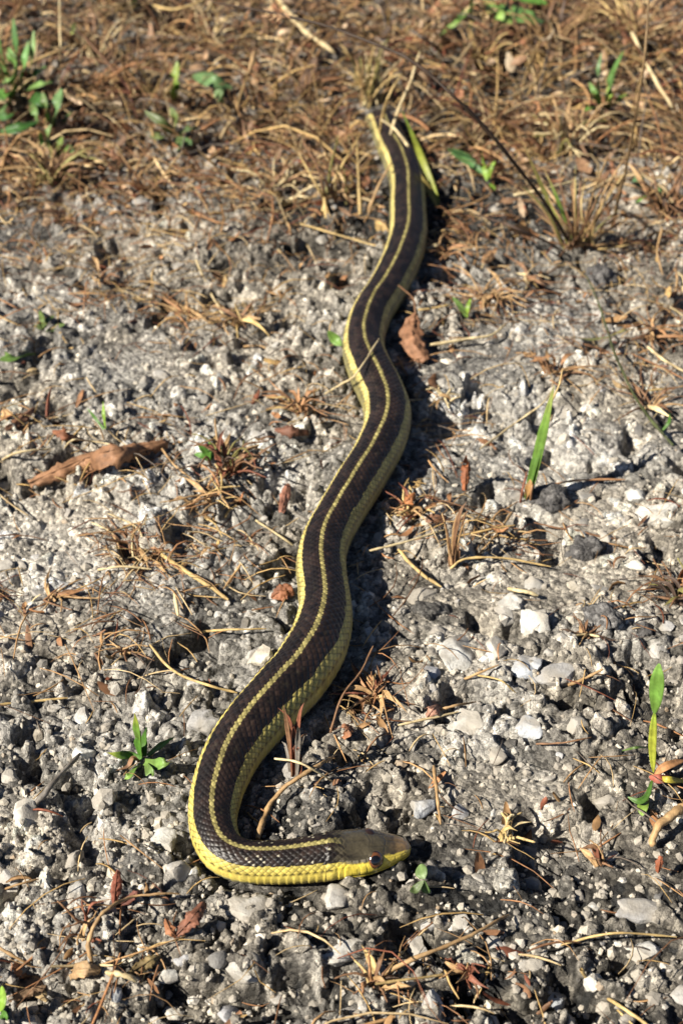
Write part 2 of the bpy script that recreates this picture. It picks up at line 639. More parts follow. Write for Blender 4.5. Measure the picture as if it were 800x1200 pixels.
rg = np.random.default_rng(5)
tiny = [rock(1, 100 + k, 0.75, 7, 0.05, 0.75) for k in range(6)]
grit = []
for k in range(10):            # 20-sided grains
    v, f = rock(0 + 1, 200 + k, 0.8, 3, 0.1, 0.8)
    bm = bmesh.new()
    bmesh.ops.create_icosphere(bm, subdivisions=1, radius=1.0)
    fz = np.array([[q.index for q in fc.verts] for fc in bm.faces])
    bm.free()
    rs = np.random.default_rng(300 + k)
    bm = bmesh.new()
    bmesh.ops.create_icosphere(bm, subdivisions=1, radius=1.0)
    bm.free()
    t = (1 + 5 ** 0.5) / 2
    iv = np.array([(-1, t, 0), (1, t, 0), (-1, -t, 0), (1, -t, 0), (0, -1, t), (0, 1, t), (0, -1, -t), (0, 1, -t), (t, 0, -1), (t, 0, 1), (-t, 0, -1), (-t, 0, 1)]) / 1.9
    fi = np.array([(0, 11, 5), (0, 5, 1), (0, 1, 7), (0, 7, 10), (0, 10, 11), (1, 5, 9), (5, 11, 4), (11, 10, 2), (10, 7, 6), (7, 1, 8),
                   (3, 9, 4), (3, 4, 2), (3, 2, 6), (3, 6, 8), (3, 8, 9), (4, 9, 5), (2, 4, 11), (6, 2, 10), (8, 6, 7), (9, 8, 1)])
    iv = iv * rs.uniform(0.65, 1.2, (12, 1)) * np.array([1, rs.uniform(.7, 1), rs.uniform(.55, .9)])
    grit.append((iv, fi))
x, y = in_view(21000, rg, power=0.9)
clump = fbm(x, y, 0.03, 201, 3)
keep = (rg.uniform(0, 1, len(x)) < (sstep(0.3, 0.62, clump) * 0.9 + 0.1) * (.35 + .65 * sstep(.32, .6, fbm(x, y, .045, 107, 3)))) & (snake_dist(x, y) > 0.0)
x, y = x[keep], y[keep]
rad = np.exp(rg.normal(np.log(0.00072), 0.32, len(x)))
a = scatter_rocks(grit, x, y, rad, rg, 0.2, 1.0)
x, y = in_view(5300, rg, power=0.9)
keep = snake_dist(x, y) > 0.001
x, y = x[keep], y[keep]
rad = np.exp(rg.normal(np.log(0.00118), 0.42, len(x)))
b = scatter_rocks(tiny, x, y, np.minimum(rad, 0.0030), rg, 0.40, 0.8)
x, y = in_view(1900, rg, top=130, power=0.8)
keep = (snake_dist(x, y) > 0.0015) & (rg.uniform(0, 1, len(x)) < sstep(.4, .62, fbm(x, y, .05, 211, 3)))
x, y = x[keep], y[keep]
pc = stone_cols(len(x), rg, (.10, .04, .04, .10, .2, .2, .32, 0))
e = scatter_rocks(tiny, x, y, np.exp(rg.normal(np.log(0.00150), 0.48, len(x))), rg, 0.5, 0.6, pc)
gv = link('gravel', mesh_np('gravel', np.vstack([a[0], b[0], e[0]]), np.vstack([a[1], b[1] + len(a[0]), e[1] + len(a[0]) + len(b[0])]), np.vstack([a[2], b[2], e[2]]), False, M_GRAVEL))
gv['kind'] = 'stuff'
gv['label'] = 'loose grey and pale grit covering the ground'

# embedded stones that can be told apart: parts of the ground
shapes = []
for k in range(14):
    v, f = rock(3, 400 + k, [0.55, 0.7, 0.8][k % 3], 8, 0.07, 0.60)
    v = v * (1 + .22 * (fbm(v[:, 0] * 2 + k * 5, v[:, 1] * 2 + v[:, 2] * 1.5, 1.0, 47, 4) - .5))[:, None]
    shapes.append(mesh_np('stone', v, f, None, True, M_STONE))
    shapes[-1].set_sharp_from_angle(angle=math.radians(30))
x, y = in_view(2600, rg, margin=40, power=0.85)
sd_ = snake_dist(x, y)
placed = []
for k in range(len(x)):
    rr = float(np.exp(rg.normal(math.log(0.0031), 0.38)))
    rr = min(max(rr, 0.0018), 0.0046)
    if sd_[k] < rr * 0.6 or y[k] > 0.9:
        continue
    if any((x[k] - q[0]) ** 2 + (y[k] - q[1]) ** 2 < (rr + q[2]) ** 2 for q in placed):
        continue
    placed.append((x[k], y[k], rr))
    if len(placed) >= 290:
        break
for (sx, sy, rr) in placed:
    o = bpy.data.objects.new('stone', shapes[rg.integers(0, len(shapes))])
    COL.objects.link(o)
    o.parent = ground
    o.location = (sx, sy, float(gz(sx, sy)[0]) - 0.20 * rr)
    o.rotation_euler = (rg.normal(0, .3), rg.normal(0, .3), rg.uniform(0, 6.28))
    o.scale = (rr, rr * rg.uniform(.75, 1.05), rr * rg.uniform(.7, 1.0))

# stones that stand out in the photograph (px, py, width px, depth px, colour, flatness, turn, label)
WHITE, PALE, GREY, BLUE, CREAM, DARK = (.68, .66, .60), (.50, .49, .46), (.33, .32, .31), (.42, .44, .47), (.64, .58, .47), (.13, .125, .125)
STONES = [
    (302, 771, 36, 32, CREAM, .8, .5, 'cream rounded stone touching the snake beside its mid body'),
    (538, 758, 52, 56, PALE, .45, 1.2, 'broad flat pale stone with a small chip lying on it'),
    (529, 762, 18, 22, WHITE, .9, 2.0, 'small white chip lying on the broad flat pale stone'),
    (621, 774, 44, 40, BLUE, .5, .2, 'bluish white flat stone between the chip-topped stone and the green sprout'),
    (579, 757, 26, 34, WHITE, .8, 1.0, 'upright white pebble just beside the broad chip-topped stone'),
    (627, 728, 38, 34, PALE, .8, 2.4, 'pointed cream grey stone above the bluish flat stone'),
    (616, 849, 38, 36, BLUE, .5, 1.9, 'pale blue embedded stone below the lilac grey stone'),
    (548, 842, 52, 36, PALE, .45, .4, 'long pale slab stone below a dry brown stalk'),
    (648, 806, 62, 34, GREY, .35, .1, 'wide low lilac grey stone half sunk in dust'),
    (598, 706, 34, 22, PALE, .7, .1, 'pale stone capped with dust above the broad slab'),
    (492, 958, 32, 36, BLUE, .9, 1.5, 'upright blue grey stone just past the snout of the snake'),
    (30, 956, 36, 42, WHITE, .8, 2.3, 'angular white stone beside a dark weathered stick'),
    (100, 902, 28, 20, WHITE, .8, .2, 'small white block beneath the leafy green rosette'),
    (9, 905, 26, 34, PALE, .6, .4, 'pale stone at the very edge near the angular white stone'),
    (90, 1044, 26, 46, PALE, .6, 1.3, 'long pale grey stone standing near a reddish dry leaf'),
    (226, 1022, 14, 12, WHITE, .9, .4, 'tiny bright white pebble beside the bend of the yellow neck'),
    (194, 985, 38, 40, PALE, .5, 2.2, 'dusty pale stone embedded beside the bend of the snake'),
    (296, 1058, 56, 36, PALE, .35, .1, 'large pale dusty stone below the yellow neck'),
    (770, 603, 56, 30, WHITE, .7, .45, 'large creamy white rock beside dark grey clods'),
    (744, 662, 26, 14, WHITE, .9, .1, 'small oval white pebble below the creamy white rock'),
    (743, 580, 26, 18, PALE, .8, .2, 'light square stone next to the creamy white rock'),
    (748, 1112, 48, 32, PALE, .5, .0, 'smooth domed grey stone under a thin straw'),
    (752, 1066, 66, 34, GREY, .4, .35, 'broad flat grey stone above the smooth domed stone'),
    (724, 1106, 10, 8, WHITE, .9, .3, 'tiny white chip beside the smooth domed stone'),
    (204, 1187, 26, 20, WHITE, .8, .4, 'bright white angular chip near the bottom of the picture'),
    (287, 1160, 40, 28, PALE, .5, 2.0, 'dull pale stone between the white chip and the dry tuft'),
    (488, 1114, 38, 38, BLUE, .6, 1.2, 'blue grey stone behind a brown bent stalk'),
    (396, 1118, 62, 34, PALE, .35, .2, 'flat whitish slab behind the brown dry tuft'),
    (692, 1172, 24, 28, WHITE, .8, 2.2, 'white wedge shaped stone beside yellow straws'),
    (622, 1133, 30, 16, PALE, .5, .0, 'flat pale stone with a dark hollow under it'),
    (645, 1172, 36, 26, BLUE, .5, .5, 'bluish stone half in shade near the white wedge'),
    (198, 1160, 26, 22, PALE, .8, 1.0, 'round grey pebble above the bright white chip'),
    (135, 1160, 16, 26, BLUE, .9, 1.4, 'upright bluish pebble below the dry tan blade'),
    (688, 640, 56, 42, DARK, .8, .3, 'dark asphalt clod with crumbly top beside the white rock'),
    (640, 600, 60, 40, DARK, .8, .9, 'dark grey clod below the green grass blade'),
    (702, 725, 60, 44, (.17, .165, .165), .8, 1.2, 'lumpy grey clod below the dark asphalt clod'),
    (755, 735, 30, 28, DARK, .9, .4, 'small dark block beside the dry fan of leaves'),
    (505, 710, 50, 34, (.11, .105, .10), .6, .2, 'dark crumbly clod in line with the shadow of the snake'),
    (700, 320, 46, 36, DARK, .8, .3, 'dark clod under the tall stemmed tuft'),
    (60, 830, 26, 12, PALE, .7, .2, 'small pale flake next to the horizontal straw'),
    (97, 838, 20, 34, PALE, .6, 1.4, 'narrow grey stone between the straw and the rosette'),
    (242, 850, 44, 36, GREY, .8, .9, 'grey wedge of stone against the dark flank of the snake'),
    (590, 1030, 36, 34, (.42, .40, .36), .95, .6, 'rounded lump of gritty mortar beyond the small clover leaf'),
    (548, 1120, 34, 30, (.40, .38, .33), .8, .6, 'knobbly dust coloured lump below the mortar lump'),
    (240, 662, 12, 9, WHITE, .9, .2, 'little white pebble in a dark gap by the thick yellow straw'),
    (525, 620, 14, 12, WHITE, .9, .4, 'little white cube of grit by a thin upright stalk'),
    (505, 610, 26, 24, CREAM, .8, 1.4, 'dusty cream stone behind the crossing straws'),
    (10, 170 + 515, 22, 16, BLUE, .7, .4, 'small bluish stone at the edge above a brown straw mat'),
]


def free_stone(k, px, py, wp, dp, col, flat, turn, label):
    p = on(px, py + 0.15 * dp)
    s = scale_at(p)
    rr_ = .35 * wp / s
    ga = np.linspace(0, 2 * np.pi, 12)
    p.z = float(np.median(gz(p.x + rr_ * np.cos(ga), p.y + rr_ * np.sin(ga))))
    el = math.atan2(H_CAM, p.y)
    rx = 0.5 * wp / s
    ry = 0.5 * dp / s / (math.sin(el) + 0.45 * flat * math.cos(el))
    dark = col[0] < 0.2 or 'mortar' in label or 'knobbly' in label
    v, f = rock(4 if wp > 22 or dark else 3, 700 + k, 1.0, 9, 0.02, 0.6 if not dark else 0.8)
    q3 = v * 1.0
    lowf = fbm(q3[:, 0] * 1.3 + k * 7 + q3[:, 2], q3[:, 1] * 1.3 + q3[:, 2] * .7 + 3, 1.0, 19, 2) - 0.5
    sx = fbm(q3[:, 0] * 3 + k * 7, q3[:, 1] * 3 + q3[:, 2] * 2.1, 1.0, 9, 4) - 0.5
    v = v * (1 + 0.75 * lowf[:, None] + (0.5 if dark else 0.26) * sx[:, None])
    if dark:
        f1, f2, c = worley(v[:, 0] + v[:, 2] * .6 + k, v[:, 1] - v[:, 2] * .5, .42, 13)
        v = v * (.86 + .32 * (np.clip(1 - f1 * f1 * 1.4, 0, 1) * c)[:, None])
    v = v / np.abs(v).max(0)
    rot = Matrix.Rotation(turn * .8, 3, 'Z') @ Matrix.Rotation(0.25 * math.sin(turn * 5), 3, 'X')
    v = v @ np.array(rot)
    v = v / np.abs(v).max(0)
    rz = min(rx, ry) * (.45 + .5 * flat)
    if flat < .7:
        v[:, 2] = np.minimum(v[:, 2], .72 + .1 * sx)
    v = v * np.array([rx, ry, rz]) * 1.06
    o = link('clod' if col[0] < 0.2 else 'stone', mesh_np('stone', v, f, np.array(col), True, M_CLOD if dark else M_GRAVEL))
    if not dark:
        o.data.set_sharp_from_angle(angle=math.radians(24))
    o.location = (p.x, p.y, p.z + rz * (-.30 if flat < .7 else -.05) + .0006)
    return tag(o, label, 'clod' if col[0] < 0.2 else 'stone', 'dark clods in the grit' if col[0] < 0.2 else 'pale stones standing out of the grit')


for k, st in enumerate(STONES):
    free_stone(k, *st)


# ------------------------------------------------------------------ snake
def bezier_smooth(v, it):
    for _ in range(it):
        v[1:-1] = 0.25 * v[:-2] + 0.5 * v[1:-1] + 0.25 * v[2:]
    return v


def build_snake():
    body = fine[::-1].copy()            # from the neck back to the tail
    head0 = at(383, 1003.5, 0.0066)
    tip = at(*HEAD_TIP, 0.0060)
    hd = np.array([(tip - head0).x, (tip - head0).y])
    HL = np.linalg.norm(hd)
    hdir = hd / HL
    body[0, :2] = (head0.x, head0.y)
    # z of the axis
    s_b = np.r_[0, np.cumsum(np.hypot(np.diff(body[:, 0]), np.diff(body[:, 1])))]
    total = s_b[-1]
    zc = 0.86 * body[:, 2] + 0.0004
    zc = zc - 0.016 * sstep(total - 0.075, total - 0.02, s_b)     # the tail goes down into the grass
    # resample
    pitch = 0.0029
    fine_s, cur = [0.0], 0.0
    while cur < total - 0.0004:
        r = np.interp(cur, s_b, body[:, 2])
        cur += 0.125 * max(0.0011, pitch * r / 0.0095)
        fine_s.append(min(cur, total))
    sb = np.array(fine_s)
    px_, py_ = np.interp(sb, s_b, body[:, 0]), np.interp(sb, s_b, body[:, 1])
    rb = np.interp(sb, s_b, body[:, 2])
    rb = rb * (1 + .05 * (fbm(sb, sb * 0, .03, 401, 3) - .5) + .03 * (fbm(sb, sb * 0, .006, 411, 2) - .5) * sstep(0.01, .05, sb))
    zb = np.interp(sb, s_b, zc)
    ub = np.arange(len(sb)) * 0.125
    # head rings: fine, finer still at the snout
    nh = 190
    th = 1 - (1 - np.linspace(0, 1, nh + 1)[1:]) ** 1.45     # 0 neck .. 1 tip
    hx = head0.x + hdir[0] * th * HL
    hy = head0.y + hdir[1] * th * HL
    hz = 0.0066 + (0.0055 - 0.0066) * th
    X = np.r_[hx[::-1], px_]
    Y = np.r_[hy[::-1], py_]
    Z = np.r_[hz[::-1], zb]
    T = np.r_[th[::-1], np.zeros(len(sb))]                    # head parameter
    Sd = np.r_[-th[::-1] * HL, sb]
    U = np.r_[-(th[::-1] * HL) / 0.0019, ub]
    Rr = np.r_[np.full(nh, rb[0]), rb]
    tx, ty = np.gradient(X), np.gradient(Y)
    for a_ in (tx, ty):
        for _ in range(6):
            a_[1:-1] = 0.25 * a_[:-2] + 0.5 * a_[1:-1] + 0.25 * a_[2:]
    L = np.hypot(tx, ty)
    tx, ty = tx / L, ty / L
    # side vector: the snake faces -t, so its right side is ...
    sxv, syv = -ty, tx                    # left of the travel direction neck->tail
    # around: rows -9.5..9.5 at 8 degrees, then the belly
    rows = np.linspace(-9.5, 9.5, 19 * 5 + 1)
    thA = np.radians(rows * 8.0)
    nb = 30
    thB = np.radians(np.linspace(76, 284, nb + 2)[1:-1])
    TH = np.r_[thA, thB]
    J = np.r_[rows, np.full(nb, 99.0)]
    belly = np.r_[np.zeros(len(rows)), np.ones(nb)]
    n, m = len(X), len(TH)
    th2 = np.tile(TH, (n, 1))
    j2 = np.tile(J, (n, 1))
    be2 = np.tile(belly, (n, 1)) > 0.5
    u2 = np.tile(U[:, None], (1, m))
    t2 = np.tile(T[:, None], (1, m))
    s2 = np.tile(Sd[:, None], (1, m))
    r2 = np.tile(Rr[:, None], (1, m))
    # ---- cross-section
    c, s = np.cos(th2), np.sin(th2)
    ax_, az_ = r2 * s * 1.0, r2 * c * 0.95
    az_ = np.where(az_ < -0.72 * r2, -0.72 * r2 + 0.3 * (az_ + 0.72 * r2), az_)
    tk = [0, .12, .25, .38, .5, .62, .74, .84, .92, .97, 1.0]
    Wt = np.interp(T, tk, np.array([6.3, 6.6, 7.0, 7.1, 6.7, 5.9, 4.95, 4.1, 3.1, 2.15, 0.3]) * MM)
    Ht = np.interp(T, tk, np.array([6.0, 5.6, 5.2, 5.0, 4.9, 4.4, 3.6, 2.9, 2.2, 1.5, 0.2]) * MM)
    Hb = np.interp(T, tk, np.array([5.4, 5.2, 5.0, 4.8, 4.5, 4.1, 3.7, 3.2, 2.5, 1.7, 0.2]) * MM)
    for a_ in (Wt, Ht, Hb):
        k0 = np.arange(nh - 14) + 8
        for _ in range(10):
            a_[k0] = 0.25 * a_[k0 - 1] + 0.5 * a_[k0] + 0.25 * a_[k0 + 1]
    e = 2.0 / 2.55
    hxs = Wt[:, None] * np.sign(s) * np.abs(s) ** e
    hzs = np.where(c > 0, Ht[:, None], Hb[:, None]) * np.sign(c) * np.abs(c) ** e
    k = sstep(0.0, 0.22, t2)
    ax_ = ax_ * (1 - k) + hxs * k
    az_ = az_ * (1 - k) + hzs * k
    # ---- scales (rhombic overlapping lattice)
    u2 = u2 + .30 * (fbm(s2, j2 * .0012, .006, 421, 2) - .5)
    j2 = np.where(be2, j2, j2 + .34 * (fbm(s2 * 1.0, j2 * .002, .008, 431, 2) - .5) * (1 - sstep(6, 9, np.abs(j2))))
    jj = np.round(j2)
    best_d = np.full(th2.shape, 9.0)
    sj = np.zeros(th2.shape)
    su = np.zeros(th2.shape)
    du_b = np.zeros(th2.shape)
    dv_b = np.zeros(th2.shape)
    for dj in (-1, 0, 1):
        jc = np.clip(jj + dj, -9, 9)
        half = 0.5 * (np.abs(jc) % 2)
        uc = np.round(u2 - half) + half
        du, dv = u2 - uc, j2 - jc
        dd = np.abs(du) * 2 + np.abs(dv)
        mk = dd < best_d
        best_d = np.where(mk, dd, best_d)
        sj = np.where(mk, jc, sj)
        su = np.where(mk, uc, su)
        du_b = np.where(mk, du, du_b)
        dv_b = np.where(mk, dv, dv_b)
    edge = np.clip(best_d, 0, 1)
    hgt = (1 - edge ** 3.0) * 0.00026 + np.where(edge < 1, du_b * 0.00016, 0)
    hgt += 0.00007 * np.exp(-(dv_b / 0.16) ** 2) * (1 - edge)
    vu = u2 - np.floor(u2)
    vent = 0.00030 * np.clip(vu * 1.15, 0, 1) * (1 - sstep(0.9, 1.0, vu))
    hgt = np.where(be2, vent, hgt) * np.clip(r2 / 0.0095, 0.25, 1)
    hgt *= 1 - sstep(0.16, 0.26, t2)
    # ---- head plates and mouth
    side = np.abs(np.where(th2 > np.pi, 2 * np.pi - th2, th2))       # angle from the top, 0..pi
    lat = ax_ / np.maximum(Wt[:, None], 1e-6)                          # -1..1
    hm = sstep(0.18, 0.27, t2)

    def groove(dist, wd):
        return np.exp(-(dist / wd) ** 2)
    alat = np.abs(lat)
    top = side < 1.0
    g = groove(lat, 0.045) * ((t2 > .22) & (t2 < .48) & top)
    g = np.maximum(g, groove(t2 - (.48 + .035 * (1 - alat / .4)), .006) * ((alat < .4) & top))
    g = np.maximum(g, groove(alat - (.36 + .1 * (t2 - .5)), .04) * ((t2 > .47) & (t2 < .70) & top))
    g = np.maximum(g, groove(t2 - (.70 - .04 * (alat / .5)), .006) * ((alat < .85) & top))
    g = np.maximum(g, groove(lat, .05) * ((t2 > .70) & (t2 < .94) & top))
    g = np.maximum(g, groove(alat - .72, .05) * ((t2 > .22) & (t2 < .46) & top))
    lip = 1.80 - 0.08 * sstep(.3, .9, t2)
    mouth = groove(side - lip, 0.05) * ((t2 > .17) & (t2 < .985))
    labz = (side > 1.15) & (side < lip)
    for tl in (.24, .33, .42, .51, .60, .69, .78, .87):
        g = np.maximum(g, 0.8 * groove(t2 - tl - .03 * (side - 1.4), .005) * labz)
    g = np.maximum(g, groove(side - 1.14, .035) * (t2 > .25) * (t2 < .93) * 0.6)
    hgt = hgt - hm * (0.00012 * g + 0.00035 * mouth)
    eye_c = 0.525
    socket = np.exp(-(((t2 - eye_c) / .085) ** 2 + ((side - 1.02) / .26) ** 2) ** 2)
    hgt = hgt - socket * 0.0003
    brow = np.exp(-((t2 - eye_c) / .10) ** 2 - ((side - .72) / .12) ** 2)
    hgt = hgt + brow * 0.00035
    hgt = hgt + hm * (fbm(s2 * 1400, th2 * 9, 1.0, 29, 3) - .5) * 0.00010
    # ---- displace along the section's outward direction
    nl = np.sqrt(ax_ ** 2 + az_ ** 2) + 1e-9
    ax_ = ax_ + hgt * ax_ / nl
    az_ = az_ + hgt * az_ / nl
    VX = X[:, None] + sxv[:, None] * ax_
    VY = Y[:, None] + syv[:, None] * ax_
    VZ = Z[:, None] + az_
    # ---- colours
    aj = np.abs(sj)
    rnd = hash2(su * 2 + 1000, sj + 50, 7)
    rnd2 = hash2(np.floor(su / 1.4 + .37 * np.round(aj / 2.2)) + 300, np.where(sj > 0, 1, 0) + np.round(aj / 2.2) * 3, 17)
    dark = np.stack([.0115 + .012 * rnd, .0078 + .0075 * rnd, .0064 + .0056 * rnd], -1)
    blot = (rnd2 > 0.5) & (aj > 1)
    dark = np.where(blot[..., None], dark * 0.5, dark * np.array([1.22, 1.12, 1.1]))
    front = np.exp(-np.maximum(s2, 0) / 0.11)[..., None]
    yel = np.array([.32, .275, .105]) * (0.6 + 0.6 * rnd[..., None])
    lat_y = (np.array([.55, .46, .17]) * (1 - front) + np.array([.66, .54, .12]) * front) * (0.65 + 0.5 * rnd[..., None])
    flank = (np.array([.20, .185, .10]) * (1 - front) + np.array([.64, .51, .11]) * front)
    vplate = 0.9 + 0.15 * hash2(np.floor(u2) + 7, j2 * 0, 3)
    colr = dark
    absj = np.abs(j2)
    ds = (absj < 0.62 + .30 * front[..., 0] - 0.28 * np.clip(edge, 0, 1) ** 2)
    dsf = sstep(-0.012, 0.004, s2)                             # the stripe starts behind the head
    colr = np.where((ds & (dsf > .5))[..., None], yel, colr)
    colr = np.where((aj == 9)[..., None] & ~be2[..., None], flank * (.75 + .3 * rnd[..., None]), colr)
    lowj = 6.1 + 0.9 * np.exp(-np.maximum(s2, 0) / 0.02)
    ls = (aj <= 8) & (absj > lowj + 0.5 * (rnd - .5))
    ls = ls & ~(aj == 9) & ~be2
    colr = np.where(ls[..., None], lat_y, colr)
    colr = np.where(be2[..., None], flank * vplate[..., None], colr)
    under = (th2 > 1.9) & (th2 < 2 * np.pi - 1.9)
    colr = np.where((under & (s2 > 0.02))[..., None], np.array([.24, .225, .13]), colr)
    # skin between the scales
    gap = sstep(0.74, 0.98, edge) * (~be2) * (1 - hm)
    gcol = np.where((ls | ds)[..., None], np.array([.10, .085, .03]), np.array([.013, .010, .009]))
    colr = colr * (1 - 0.85 * gap[..., None]) + gcol * 0.85 * gap[..., None]
    glint_fleck = (s2 > -.004) & (s2 < .022) & (aj > 2) & (aj < 7) & (edge > .55) & (hash2(su * 2, sj, 77) > .78) & (du_b > .16) & (np.abs(dv_b) < .34)  # pale flecks on the neck: specular highlights painted into the colour
    colr = np.where(glint_fleck[..., None], np.array([.40, .37, .27]), colr)
    # head
    hn = fbm(s2 * 900, side * 4, 1.0, 23, 3)
    hb = fbm(s2 * 330, th2 * 1.7, 1.0, 37, 3)
    olive = np.stack([.088 + .10 * (hb - .5) + .05 * (hn - .5), .074 + .085 * (hb - .5) + .042 * (hn - .5), .047 + .05 * (hb - .5) + .028 * (hn - .5)], -1)
    olive = np.maximum(olive * .66, .012)
    snt = sstep(.66, 1.0, t2 + .12 * (hn - .5))[..., None]
    olive = olive * (1 - snt) + np.array([.23, .145, .065]) * snt
    labial = np.array([.78, .62, .085]) * (.92 + .16 * hn[..., None])
    labial = labial * (1 - .45 * snt) + .45 * snt * np.array([.46, .31, .08])
    bound = 1.10 - 0.06 * sstep(.2, .5, t2) - .12 * sstep(.52, .62, t2) - .08 * sstep(.6, .9, t2)
    ismud = 1 - sstep(bound - .08, bound + .07, side + .22 * (hn - .5))
    hcol = labial * (1 - ismud[..., None]) + olive * ismud[..., None]
    white = ((t2 > .10) & (t2 < .44) & (side > bound - .20) & (side < bound - .02) & (np.abs(((t2 * 12) % 1) - .5) < .36))  # whitish sheen spots behind the eye, painted into the head colour
    hcol = np.where(white[..., None], hcol * .55 + .45 * np.array([.34, .30, .22]), hcol)
    hcol = hcol * (1 - .28 * (g * top)[..., None])
    bars = np.zeros_like(t2)
    for tl in (.30, .42):
        bars = np.maximum(bars, groove(t2 - tl - .02 * (side - 1.4), .006) * (side > 1.38) * (side < 1.66))
    hcol = hcol * (1 - .85 * bars[..., None])
    hcol = hcol * (1 - .8 * mouth[..., None])
    nost = np.exp(-(((t2 - .905) / .012) ** 2 + ((side - 1.0) / .10) ** 2))
    hcol = hcol * (1 - .85 * nost[..., None])
    sock = sstep(.35, .75, socket)
    hcol = hcol * (1 - .85 * sock[..., None])
    k3 = sstep(0.03, 0.24, t2 + .16 * (hn - .5) + .10 * (hb - .5) + .05 * np.cos(j2 * 2.1))[..., None]
    colr = colr * (1 - k3) + hcol * k3
    rough = np.full(th2.shape, .42)
    rough = np.where(ds | ls, .5, rough) * (1 - .68 * hm)
    VV = np.stack([VX, VY, VZ], -1).reshape(-1, 3)
    CC = np.clip(colr, .004, .9).reshape(-1, 3)
    idx = np.arange(n * m).reshape(n, m)
    q = np.stack([idx[:-1], np.roll(idx, -1, 1)[:-1], np.roll(idx, -1, 1)[1:], idx[1:]], -1).reshape(-1, 4)
    # close the snout and the tail tip with quads folded on the centre ring
    root = empty('snake', (head0.x, head0.y, 0), 'striped garter snake with yellow lines winding over the gritty ground', 'snake')
    off = np.array([head0.x, head0.y, 0])
    capv = np.array([VV[:m].mean(0), VV[-m:].mean(0)])
    VV2 = np.vstack([VV, capv])
    CC2 = np.vstack([CC, CC[:1], CC[-1:]])
    c0 = np.stack([np.full(m, n * m), np.roll(idx[0], -1), idx[0], idx[0]], -1)
    me = mesh_np('snake_body', VV2 - off, q, CC2, True, M_SKIN)
    bm = bmesh.new()
    bm.from_mesh(me)
    bm.verts.ensure_lookup_table()
    for ring, cap, flip in ((idx[0], n * m, True), (idx[-1], n * m + 1, False)):
        for i in range(m):
            a_, b_ = bm.verts[ring[i]], bm.verts[ring[(i + 1) % m]]
            f_ = bm.faces.new((b_, a_, bm.verts[cap]) if flip else (a_, b_, bm.verts[cap]))
            f_.smooth = True
    bmesh.ops.recalc_face_normals(bm, faces=bm.faces)
    bm.to_mesh(me)
    bm.free()
    ra = me.attributes.new('rough', 'FLOAT', 'POINT')
    ra.data.foreach_set('value', np.r_[rough.ravel(), .4, .4].astype(np.float32))
    link('body', me, root)
    # eyes
    ie = int(np.argmin(np.abs(T - eye_c)))
    for sgn in (1, -1):
        # surface point of the flank at the eye
        kk = np.argmin(np.abs(TH - np.radians(60)) if sgn > 0 else np.abs(TH + np.radians(60)))
        P = np.array([VX[ie, kk], VY[ie, kk], VZ[ie, kk]])
        outw = np.array([sxv[ie] * sgn, syv[ie] * sgn, 0.82 if sgn > 0 else .25])
        outw /= np.linalg.norm(outw)
        R0 = 0.0027
        ctr = P - outw * (R0 * (0.60 if sgn > 0 else .92)) - off
        bm = bmesh.new()
        bmesh.ops.create_uvsphere(bm, u_segments=32, v_segments=20, radius=R0)
        for f_ in bm.faces:
            f_.smooth = True
        em = bpy.data.meshes.new('eye')
        bm.to_mesh(em)
        em.materials.append(M_EYE)
        bm.free()
        eo = link('eye', em, root)
        rot = Vector(outw).to_track_quat('Z', 'Y')
        eo.location = ctr
        eo.rotation_mode = 'QUATERNION'
        eo.rotation_quaternion = rot
        for nm, sc_, cut, mt in (('iris', 1.008, .60, M_IRIS), ('pupil', 1.016, .84, M_PUPIL)):
            bm = bmesh.new()
            bmesh.ops.create_uvsphere(bm, u_segments=36, v_segments=60, radius=R0 * sc_)
            bmesh.ops.delete(bm, geom=[v_ for v_ in bm.verts if v_.co.z < R0 * sc_ * cut], context='VERTS')
            for f_ in bm.faces:
                f_.smooth = True
            pm = bpy.data.meshes.new(nm)
            bm.to_mesh(pm)
            pm.materials.append(mt)
            bm.free()
            link(nm, pm, eo)
    return root


snake = build_snake()


# ------------------------------------------------------------------ stalks, blades and leaves
def frames(P):
    T = np.gradient(P, axis=0)
    T /= np.linalg.norm(T, axis=1)[:, None] + 1e-12
    return T


def tube(P, r, sides=5):
    """P (n,3) points, r (n,) radii -> verts, quads, closed by tapering"""
    P = np.asarray(P, float)
    T = frames(P)
    ref = np.array([0.13, -0.35, 0.93])
    A = np.cross(T, ref)
    A /= np.linalg.norm(A, axis=1)[:, None] + 1e-9
    B = np.cross(T, A)
    ang = np.arange(sides) * 2 * np.pi / sides
    r = np.asarray(r)
    V = P[:, None, :] + r[:, None, None] * (np.cos(ang)[None, :, None] * A[:, None, :] + np.sin(ang)[None, :, None] * B[:, None, :])
    n = len(P)
    idx = np.arange(n * sides).reshape(n, sides)
    q = np.stack([idx[:-1], np.roll(idx, -1, 1)[:-1], np.roll(idx, -1, 1)[1:], idx[1:]], -1).reshape(-1, 4)
    return V.reshape(-1, 3), q


